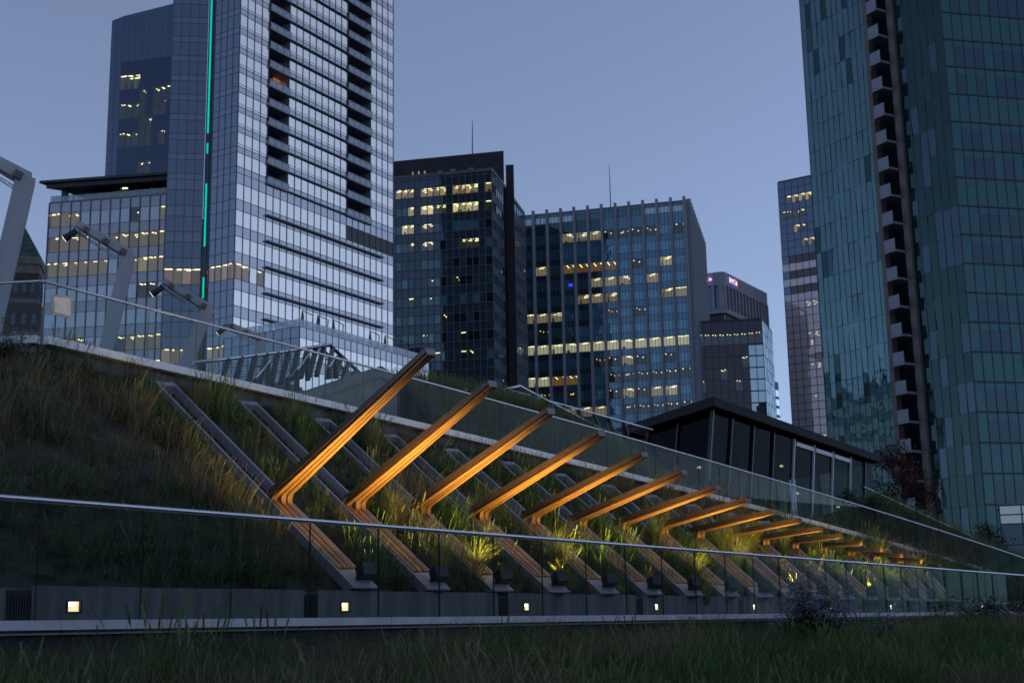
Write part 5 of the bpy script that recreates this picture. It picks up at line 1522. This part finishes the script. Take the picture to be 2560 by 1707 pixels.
def seedheads(n, seed):
    r = np.random.default_rng(seed); vs_, fs_, tn = [], [], []
    for k in range(n):
        a = r.uniform(0, 6.283); L = r.uniform(.6, 1.0); lean = r.uniform(.05, .4)
        b = np.array([.08 * math.cos(a), .08 * math.sin(a), 0]); h = np.array([math.cos(a) * lean, math.sin(a) * lean - .1, 1.0]); w = np.array([-math.sin(a), math.cos(a), 0]) * .0035
        m_ = b + h * L * .6; t = m_ + (h + np.array([h[0] * .6, h[1] * .6, -.25])) * L * .4
        b0 = len(vs_); vs_ += [b - w, b + w, m_ - w, m_ + w, t]; fs_ += [[b0, b0 + 1, b0 + 3, b0 + 2], [b0 + 2, b0 + 3, b0 + 4]]; tn += [1.0, 1.1]
        for q in range(7):
            c = m_ + (t - m_) * (.45 + .55 * q / 7); d1 = (t - m_) * .12 + r.normal(0, .006, 3); d2 = w * 3
            b0 = len(vs_); vs_ += [c - d1, c + d2, c + d1, c - d2]; fs_.append([b0, b0 + 1, b0 + 2, b0 + 3]); tn.append(r.uniform(1.0, 1.7))
    return vs_, fs_, tn
protos.append(bpy.data.objects.new('grass_tuft_source', to_mesh('leafy_blades', *broadleaf(34, 77), M('meadow_blade'))))
protos.append(bpy.data.objects.new('grass_tuft_source', to_mesh('seed_blades', *seedheads(5, 78), M('meadow_blade'))))
def scatter(name, P, rot, scl, idx, dry, label=None):
    me = bpy.data.meshes.new(name)
    me.vertices.add(len(P)); me.vertices.foreach_set('co', np.asarray(P, np.float32).ravel())
    for nm, ty, arr in (('rot', 'FLOAT_VECTOR', rot), ('scl', 'FLOAT', scl), ('idx', 'INT', idx), ('dry', 'FLOAT', dry)):
        a = me.attributes.new(nm, ty, 'POINT')
        a.data.foreach_set('vector' if ty == 'FLOAT_VECTOR' else 'value', np.asarray(arr, np.int32 if ty == 'INT' else np.float32).ravel())
    o = bpy.data.objects.new(name, me); COL.objects.link(o); tag(o, kind='stuff')
    ng = bpy.data.node_groups.new(name + '_scatter', 'GeometryNodeTree')
    ng.interface.new_socket('Geometry', in_out='INPUT', socket_type='NodeSocketGeometry')
    ng.interface.new_socket('Geometry', in_out='OUTPUT', socket_type='NodeSocketGeometry')
    N, L = ng.nodes, ng.links
    gi, go = N.new('NodeGroupInput'), N.new('NodeGroupOutput')
    jn = N.new('GeometryNodeJoinGeometry')
    for p in protos:
        oi = N.new('GeometryNodeObjectInfo'); oi.inputs['Object'].default_value = p; oi.inputs['As Instance'].default_value = True
        L.new(oi.outputs['Geometry'], jn.inputs[0])
    ip = N.new('GeometryNodeInstanceOnPoints'); ip.inputs['Pick Instance'].default_value = True
    def na(nm, ty):
        q = N.new('GeometryNodeInputNamedAttribute'); q.data_type = ty; q.inputs['Name'].default_value = nm; return q.outputs['Attribute']
    mp_ = N.new('GeometryNodeMeshToPoints')
    L.new(gi.outputs[0], mp_.inputs['Mesh']); L.new(mp_.outputs[0], ip.inputs['Points']); L.new(jn.outputs[0], ip.inputs['Instance'])
    L.new(na('idx', 'INT'), ip.inputs['Instance Index'])
    er = N.new('FunctionNodeEulerToRotation'); L.new(na('rot', 'FLOAT_VECTOR'), er.inputs[0]); L.new(er.outputs[0], ip.inputs['Rotation'])
    L.new(na('scl', 'FLOAT'), ip.inputs['Scale'])
    L.new(ip.outputs[0], go.inputs[0])
    md = o.modifiers.new('scatter', 'NODES'); md.node_group = ng
    return o
def vnoise(x, y, s, seed):
    """smooth value noise in 0..1"""
    r = np.random.default_rng(seed); tab = r.random((64, 64))
    X, Y = np.asarray(x) / s + 100, np.asarray(y) / s + 100
    i, j = np.floor(X).astype(int), np.floor(Y).astype(int); fx, fy = X - i, Y - j
    fx, fy = fx * fx * (3 - 2 * fx), fy * fy * (3 - 2 * fy)
    g = lambda a, b_: tab[a % 64, b_ % 64]
    return (g(i, j) * (1 - fx) + g(i + 1, j) * fx) * (1 - fy) + (g(i, j + 1) * (1 - fx) + g(i + 1, j + 1) * fx) * fy
def scatter_on(name, u, v, zf, scale, dry_bias, spread=.9, tilt=None):
    z = np.array([zf(a, b_) for a, b_ in zip(u, v)])
    n_ = len(u)
    d = vnoise(u, v, 2.2, 5) * .6 + vnoise(u, v, .7, 6) * .4
    dry = np.clip((d - .5) * 3.4 - .01 + dry_bias + rng.normal(0, .24, n_), 0, 1)
    hgt = .45 + 1.1 * vnoise(u, v, .9, 9) ** 1.3
    if name == 'bank_grass': hgt *= np.clip(1.3 - (v - 8.0) * .38, .42, 1.25)
    rot = np.zeros((n_, 3)); rot[:, 2] = rng.normal(0, spread, n_); rot[:, 0] = rng.normal(0.0 if tilt is None else tilt, .15, n_)
    idx = rng.choice(7, n_, p=[.15, .17, .11, .15, .03, .35, .04] if name == 'bank_grass' else [.21, .23, .17, .21, .06, .09, .03])
    patch = vnoise(u, v, .8, 21)
    idx = np.where((patch > .62) & (rng.random(n_) < .6), 5, idx)
    idx = np.where((dry > .6) & (rng.random(n_) < .5), 2, idx)
    return scatter(name, np.stack([u, v, z - .02], 1), rot, scale * hgt * rng.uniform(.75, 1.3, n_), idx, dry)
def clear_of_fins(u, v):
    ok = np.ones(len(u), bool)
    for i in range(17):
        B = B0 + (B7 - B0) * (i / 7); T = T0 + (T4 - T0) * (i / 4)
        ex, ey = T.x - B.x, T.y - B.y; L2 = ex * ex + ey * ey
        t = np.clip(((u - B.x) * ex + (v - B.y) * ey) / L2, -.1, 1.03)
        ok &= np.hypot(u - B.x - t * ex, v - B.y - t * ey) > .36
    return ok
# hillside
n1 = 34000
u = rng.uniform(4, 80, n1); q = rng.random(n1)
keep = rng.random(n1) < np.clip(1.25 - (u - 10) / 75, .35, 1)
u, q = u[keep], q[keep]
vt = np.array([gv(max(a, U0)) + (3.5 if a < U0 else 0) for a in u]); v = 13.8 + q * (vt - 13.85)
ok = clear_of_fins(u, v); u, v = u[ok], v[ok]
vt_ = np.array([gv(max(a, U0)) for a in u])
scatter_on('hillside_grass', u, v, hill_z, .68, 0.15 * 0 + .30 * np.clip((v - 13.8) / (vt_ - 13.8) - .55, -.4, .45) * 2, .8)
# foreground bank
n2 = 42000
v = 10.33 - 5.6 * rng.random(n2) ** 1.3; u = rng.uniform(1.5, 16 + v * 5.0, n2)
scatter_on('bank_grass', u, v, bank_z, .46, -.02, 2.2)
# knoll
kb = [V(v_.co) for v_ in knoll.data.vertices]
P = []; nr = len(CREST)
for k in range(17000):
    i = rng.integers(0, nr - 1); t = rng.random(); s_ = rng.random() * 4; j = int(s_); f = s_ - j
    a = kb[i * 7 + j].lerp(kb[i * 7 + j + 1], f); b_ = kb[(i + 1) * 7 + j].lerp(kb[(i + 1) * 7 + j + 1], f)
    P.append(tuple(a.lerp(b_, t)))
P = np.array(P); nn_ = len(P)
rot = np.zeros((nn_, 3)); rot[:, 2] = rng.normal(0, .9, nn_)
scatter('knoll_grass', P, rot, rng.uniform(.4, .95, nn_), rng.integers(0, 5, nn_), np.clip(rng.normal(.25, .25, nn_), 0, 1))

# ornamental grass clumps: fountain shapes, four meshes shared
clump_me = [to_mesh('clump_blades', *blades(260, .95, .12, .42, .0045, 5, (0, 0, 0), 300 + i, .3, .9), M('clump_blade')) for i in range(3)]
tall_me = to_mesh('tall_blades', *blades(120, 1.25, .16, .22, .004, 5, (0, 0, 0), 310, .25, .7), M('dry_blade'))
wisp_me = to_mesh('wisp_blades', *blades(130, .85, .15, .5, .0035, 5, (0, -.1, 0), 311, .35, 1.0), M('dry_blade'))
CL = [((1104, 1445), .80, 'dense fountain grass clump glowing beside a floodlight, near the fins with the longest arms'),
      ((1190, 1435), .85, 'dark fountain grass clump spreading between the second and third long-armed fins'),
      ((975, 1315), .75, 'wispy fountain grass clump in the bend of a long timber arm'),
      ((1205, 1320), .95, 'upright fountain grass clump rising in front of a timber elbow'),
      ((1395, 1430), .95, 'tall golden fountain grass clump lit beside a fin'),
      ((1640, 1365), .95, 'upright fountain grass clump among the shorter-armed fins'),
      ((1735, 1448), .95, 'bright yellow fountain grass clump catching a floodlight among the shorter fins'),
      ((1840, 1432), 1.1, 'tall pale fountain grass clump spilling over fin boards'),
      ((1800, 1385), 1.2, 'broad fountain grass clump hiding a timber elbow'),
      ((1880, 1375), 1.2, 'broad fountain grass clump between the lower timber arms'),
      ((1955, 1385), 1.25, 'broad fountain grass clump below the shortest arms'),
      ((2040, 1390), 1.2, 'leafy fountain grass clump among the shortest arms'),
      ((2110, 1400), 1.2, 'loose fountain grass clump beside the shortest arms'),
      ((2190, 1462), .9, 'small bright fountain grass clump lit at a fin foot'),
      ((2290, 1450), 1.1, 'fountain grass clump lit green towards the narrow end of the bank'),
      ((2370, 1455), 1.1, 'last glowing fountain grass clump at the end of the row of fins'),
      ((2200, 1405), 1.2, 'dusky fountain grass clump above the last fins')]
for k, ((x, y), s_, lab) in enumerate(CL):
    p = at_pl(x, y, NH, CH)
    vmax = gv(max(p.x, U0)) - .3
    if p.y > vmax: p = V((p.x, vmax, 0))
    p.z = hill_z(p.x, p.y) - .03
    o = place('fountain_plant', clump_me[k % 3], p, None, Matrix.Rotation(k * 1.3, 3, 'Z').to_quaternion())
    o.scale = (s_, s_, s_ * (1.15 if 'upright' in lab or 'tall' in lab else .95)); tag(o, lab, 'plant', 'fountain grass clumps on the bank')
for i in range(3, 17):                                                # tufts beside the floodlights
    B = B0 + (B7 - B0) * (i / 7); T = T0 + (T4 - T0) * (i / 4)
    e = V((T.x - B.x, T.y - B.y, 0)).normalized(); sd = V((e.y, -e.x, 0))
    p = B + e * random.uniform(.5, .85) + sd * random.uniform(.36, .6); p.z = hill_z(p.x, p.y) - .03
    s_ = random.uniform(.5, .78) * (1.25 if i % 3 == 0 else 1.0)
    o = place('fountain_plant', clump_me[i % 3], p, None, Matrix.Rotation(i * 2.3, 3, 'Z').to_quaternion()); o.scale = (s_, s_, s_)
    tag(o, 'lit grass tuft beside the floodlight of the %s fin from the longest arm' % ORD[i], 'plant', 'fountain grass clumps on the bank')
for k, ((x, y), s_, lab) in enumerate((((2345, 1420), 1.0, 'tall straw-coloured plume grass standing above the end of the bank'), ((2405, 1425), .9, 'second straw-coloured plume grass at the narrow end of the bank'))):
    p = at_pl(x, y, NH, CH); p.y = min(p.y, gv(max(p.x, U0)) - .2); p.z = hill_z(p.x, p.y)
    o = place('plume_plant', tall_me, p, None, Matrix.Rotation(k, 3, 'Z').to_quaternion()); o.scale = (s_ * 1.3,) * 3
    tag(o, lab, 'plant')
for k in range(16):                                                    # dry wisps over the upper bank
    uu = 14 + 2.2 * k + random.uniform(-.5, .5); vv = gv(max(uu, U0)) - random.uniform(.5, 2.4)
    o = place('straw_plant', wisp_me, V((uu, vv, hill_z(uu, vv))), None, Matrix.Rotation(k * 2.1, 3, 'Z').to_quaternion()); o.scale = (random.uniform(.7, 1.0),) * 3
    tag(o, 'wispy tuft of dry straw grass high on the bank below the glass', 'plant', 'dry tufts along the top of the bank')
for k, (uu, vv, s_) in enumerate(((13.2, 9.5, .55), (15.5, 9.8, .6), (18.5, 9.2, .6), (20.5, 9.7, .75), (11.0, 9.6, .5), (24, 9.4, .7))):
    o = place('straw_plant', wisp_me, V((uu, vv, bank_z(uu, vv))), None, Matrix.Rotation(k * 1.7, 3, 'Z').to_quaternion()); o.scale = (s_,) * 3
    tag(o, 'pale dry grass tuft leaning before the steel fascia of the lower path', 'plant', 'dry tufts in front of the lower path')

# asters: stems with purple flowers
def aster_mesh(h, w, n_, seed):
    r = np.random.default_rng(seed)
    vs_, fs_, tn, mi = [], [], [], []
    for k in range(n_):
        a = r.uniform(0, 6.283); rad = w * math.sqrt(r.uniform()); top = np.array([rad * math.cos(a), rad * math.sin(a), h * (1 - .45 * (rad / w) ** 2) * r.uniform(.45, 1.1) * (1 + .25 * math.sin(3 * a + seed))])
        b0 = len(vs_); base = np.array([top[0] * .25, top[1] * .25, 0]); wv = np.array([-math.sin(a), math.cos(a), 0]) * .004
        mid = (base + top) / 2 + np.array([0, 0, .06])
        vs_ += [base - wv, base + wv, mid - wv, mid + wv, top]
        fs_ += [[b0, b0 + 1, b0 + 3, b0 + 2], [b0 + 2, b0 + 3, b0 + 4]]; tn += [.8, 1.0]; mi += [0, 0]
        for q in range(5):                                           # leaves up the stem
            c = base + (top - base) * r.uniform(.2, .95) + r.normal(0, .02, 3); d1, d2 = r.normal(0, 1, 3), r.normal(0, 1, 3)
            d1 = d1 / np.linalg.norm(d1) * .035; d2 = d2 / np.linalg.norm(d2) * .012; b0 = len(vs_)
            vs_ += [c - d1, c + d2, c + d1, c - d2]; fs_.append([b0, b0 + 1, b0 + 2, b0 + 3]); tn.append(r.uniform(.6, 1.3)); mi.append(0)
        for q in range(r.integers(2, 5)):                            # little daisies: two crossed diamonds
            c = top + r.normal(0, .045, 3)
            for s_ in range(2):
                d1, d2 = r.normal(0, 1, 3), r.normal(0, 1, 3); d1 = d1 / np.linalg.norm(d1) * .016; d2 = d2 / np.linalg.norm(d2) * .016; b0 = len(vs_)
                vs_ += [c - d1, c + d2, c + d1, c - d2]; fs_.append([b0, b0 + 1, b0 + 2, b0 + 3]); tn.append(r.uniform(.6, 1.25)); mi.append(1)
    return to_mesh('aster_plant', vs_, fs_, tn, [M('dark_leaf'), M('petal')], mi)
for (x, y, vv, h, w, n_, lab) in ((2035, 1590, 9.4, 1.15, .75, 560, 'big rounded aster bush covered in small mauve flowers before the lower balustrade'),
                              (2225, 1660, 8.7, .55, .4, 120, 'small mauve aster plant low on the dark lawn right of the big aster'),
                              (2375, 1620, 9.0, .7, .5, 150, 'loose mauve aster plant on the shadowed lawn')):
    p = at_y_ = ray(x, y); p = p * (vv / p.y); p.z = bank_z(p.x, p.y)
    o = place('aster_bush', aster_mesh(h, w, n_, int(x)), p); tag(o, lab, 'bush')
p = V((14.6, 20.9, 0)); p.z = hill_z(p.x, p.y)
tag(place('aster_bush', aster_mesh(.6, .6, 200, 5), p), 'grey-mauve aster clump below the corner of the upper balustrade', 'bush')
# yellow flecks in the lawn
fl_ = []
for k in range(46):
    uu, vv = random.uniform(16, 40), random.uniform(7.6, 9.4); c = np.array([uu, vv, bank_z(uu, vv) + random.uniform(.15, .32)]); fl_.append(c)
vs_, fs_, tn = [], [], []
for c in fl_:
    d1, d2 = rng.normal(0, 1, 3), rng.normal(0, 1, 3); d1 = d1 / np.linalg.norm(d1) * .014; d2 = d2 / np.linalg.norm(d2) * .014; b0 = len(vs_)
    vs_ += [c - d1, c + d2, c + d1, c - d2]; fs_.append([b0, b0 + 1, b0 + 2, b0 + 3]); tn.append(1)
o = bpy.data.objects.new('yellow_flowers', to_mesh('yellow_flowers', vs_, fs_, tn, M('yellow_petal'))); COL.objects.link(o); tag(o, kind='stuff')

# trees and shrubs: trunk, limbs, crown of separate leaves
def tree(name, p, h, rx, mat, label, nleaf, lsize, shape='cone', seed=1, cat='tree'):
    r = np.random.default_rng(seed)
    root = empty(name, p, label, cat)
    tk = MB(); limbs = []
    tk.tube([p, p + V((.04 * h, 0, h * .4)), p + V((0, 0, h * .9))], [h * .022, h * .015, h * .004], 7)
    for k in range(12):
        t = .22 + .6 * k / 12; a = r.uniform(0, 6.28); L = rx * (1.0 - .7 * (t - .2)) * r.uniform(.6, 1)
        s0 = p + V((0, 0, h * t)); e_ = s0 + V((math.cos(a) * L, math.sin(a) * L, h * .16)); limbs.append((s0, e_))
        tk.tube([s0, s0.lerp(e_, .5) + V((0, 0, h * .02)), e_], [h * .009, h * .006, h * .002], 5, False)
    tk.build('trunk', M('bark'), root)
    vs_, fs_, tn = [], [], []
    cl = []
    for s0, e_ in limbs:
        for q in range(3): cl.append((s0.lerp(e_, r.uniform(.45, 1.05)), r.uniform(.1, .2) * rx * 1.7))
    for q in range(8): cl.append((p + V((r.normal(0, .1) * rx, r.normal(0, .1) * rx, h * r.uniform(.6, 1.0))), rx * .2))
    for k in range(nleaf):
        c, s_ = cl[r.integers(len(cl))]; c = np.array(c) + r.normal(0, 1, 3) * s_ * .62
        d1, d2 = r.normal(0, 1, 3), r.normal(0, 1, 3); d1 = d1 / np.linalg.norm(d1) * lsize; d2 = d2 / np.linalg.norm(d2) * lsize * .6; b0 = len(vs_)
        vs_ += [c - d1 - np.array(p), c + d2 - np.array(p), c + d1 - np.array(p), c - d2 - np.array(p)]; fs_.append([b0, b0 + 1, b0 + 2, b0 + 3]); tn.append(r.uniform(.5, 1.4))
    place('crown', to_mesh('crown', vs_, fs_, tn, mat), p, root)
def base_at(x, y, r_, z):
    q = at_r(x, y, r_); return V((q.x, q.y, z))
tree('red_maple', base_at(2262, 1300, 98, -2), 14.2, 2.7, M('red_leaf'), 'dark red autumn maple standing before the green tower', 6500, .11, seed=3)
tree('bare_shrub', base_at(2450, 1300, 92, -2), 7.6, 2.4, M('dark_leaf'), 'dark twiggy shrub at the foot of the green tower beside the annex', 5000, .10, seed=4, cat='shrub')
tree('bare_shrub', base_at(2395, 1330, 86, -2), 6.8, 2.0, M('dark_leaf'), 'dark shrub between the red maple and the annex', 4500, .10, seed=6, cat='shrub')
tree('street_tree', base_at(2500, 1300, 108, -2), 6.6, 1.6, M('dark_leaf'), 'small dark tree in front of the low annex', 4500, .10, seed=7)
for k, (x, y, d_) in enumerate(((2185, 1262, 5.2), (2250, 1295, 5.2), (2310, 1330, 5.0), (2120, 1250, 5.4))):
    q = pl_at(d_)(x, y)
    tree('low_shrub', q - V((0, 0, .5)), .9, .8, M('dark_leaf'), ('low grey-green shrub behind the glass under the falling tube railing', 'low grey-green shrub left of the falling tube railing', 'small shrub close to the middle of the falling tube railing', 'low shrub beside the end wall of the pavilion')[k], 900, .045, seed=20 + k, cat='shrub')
for k, (x, y, vv, h_, w_) in enumerate(((2480, 1545, 9.9, .7, .9), (2545, 1545, 9.9, .8, 1.0), (2420, 1548, 9.8, .5, .7))):
    q = ray(x, y); q = q * (vv / q.y); q.z = bank_z(q.x, q.y) - .1
    tree('low_shrub', q, h_, w_, M('dark_leaf'), ('dark leafy shrub in front of the far end of the lower balustrade', 'taller dark shrub hiding the end of the lower balustrade', 'low dark shrub right of the loose mauve aster')[k], 1000, .035, seed=40 + k, cat='shrub')
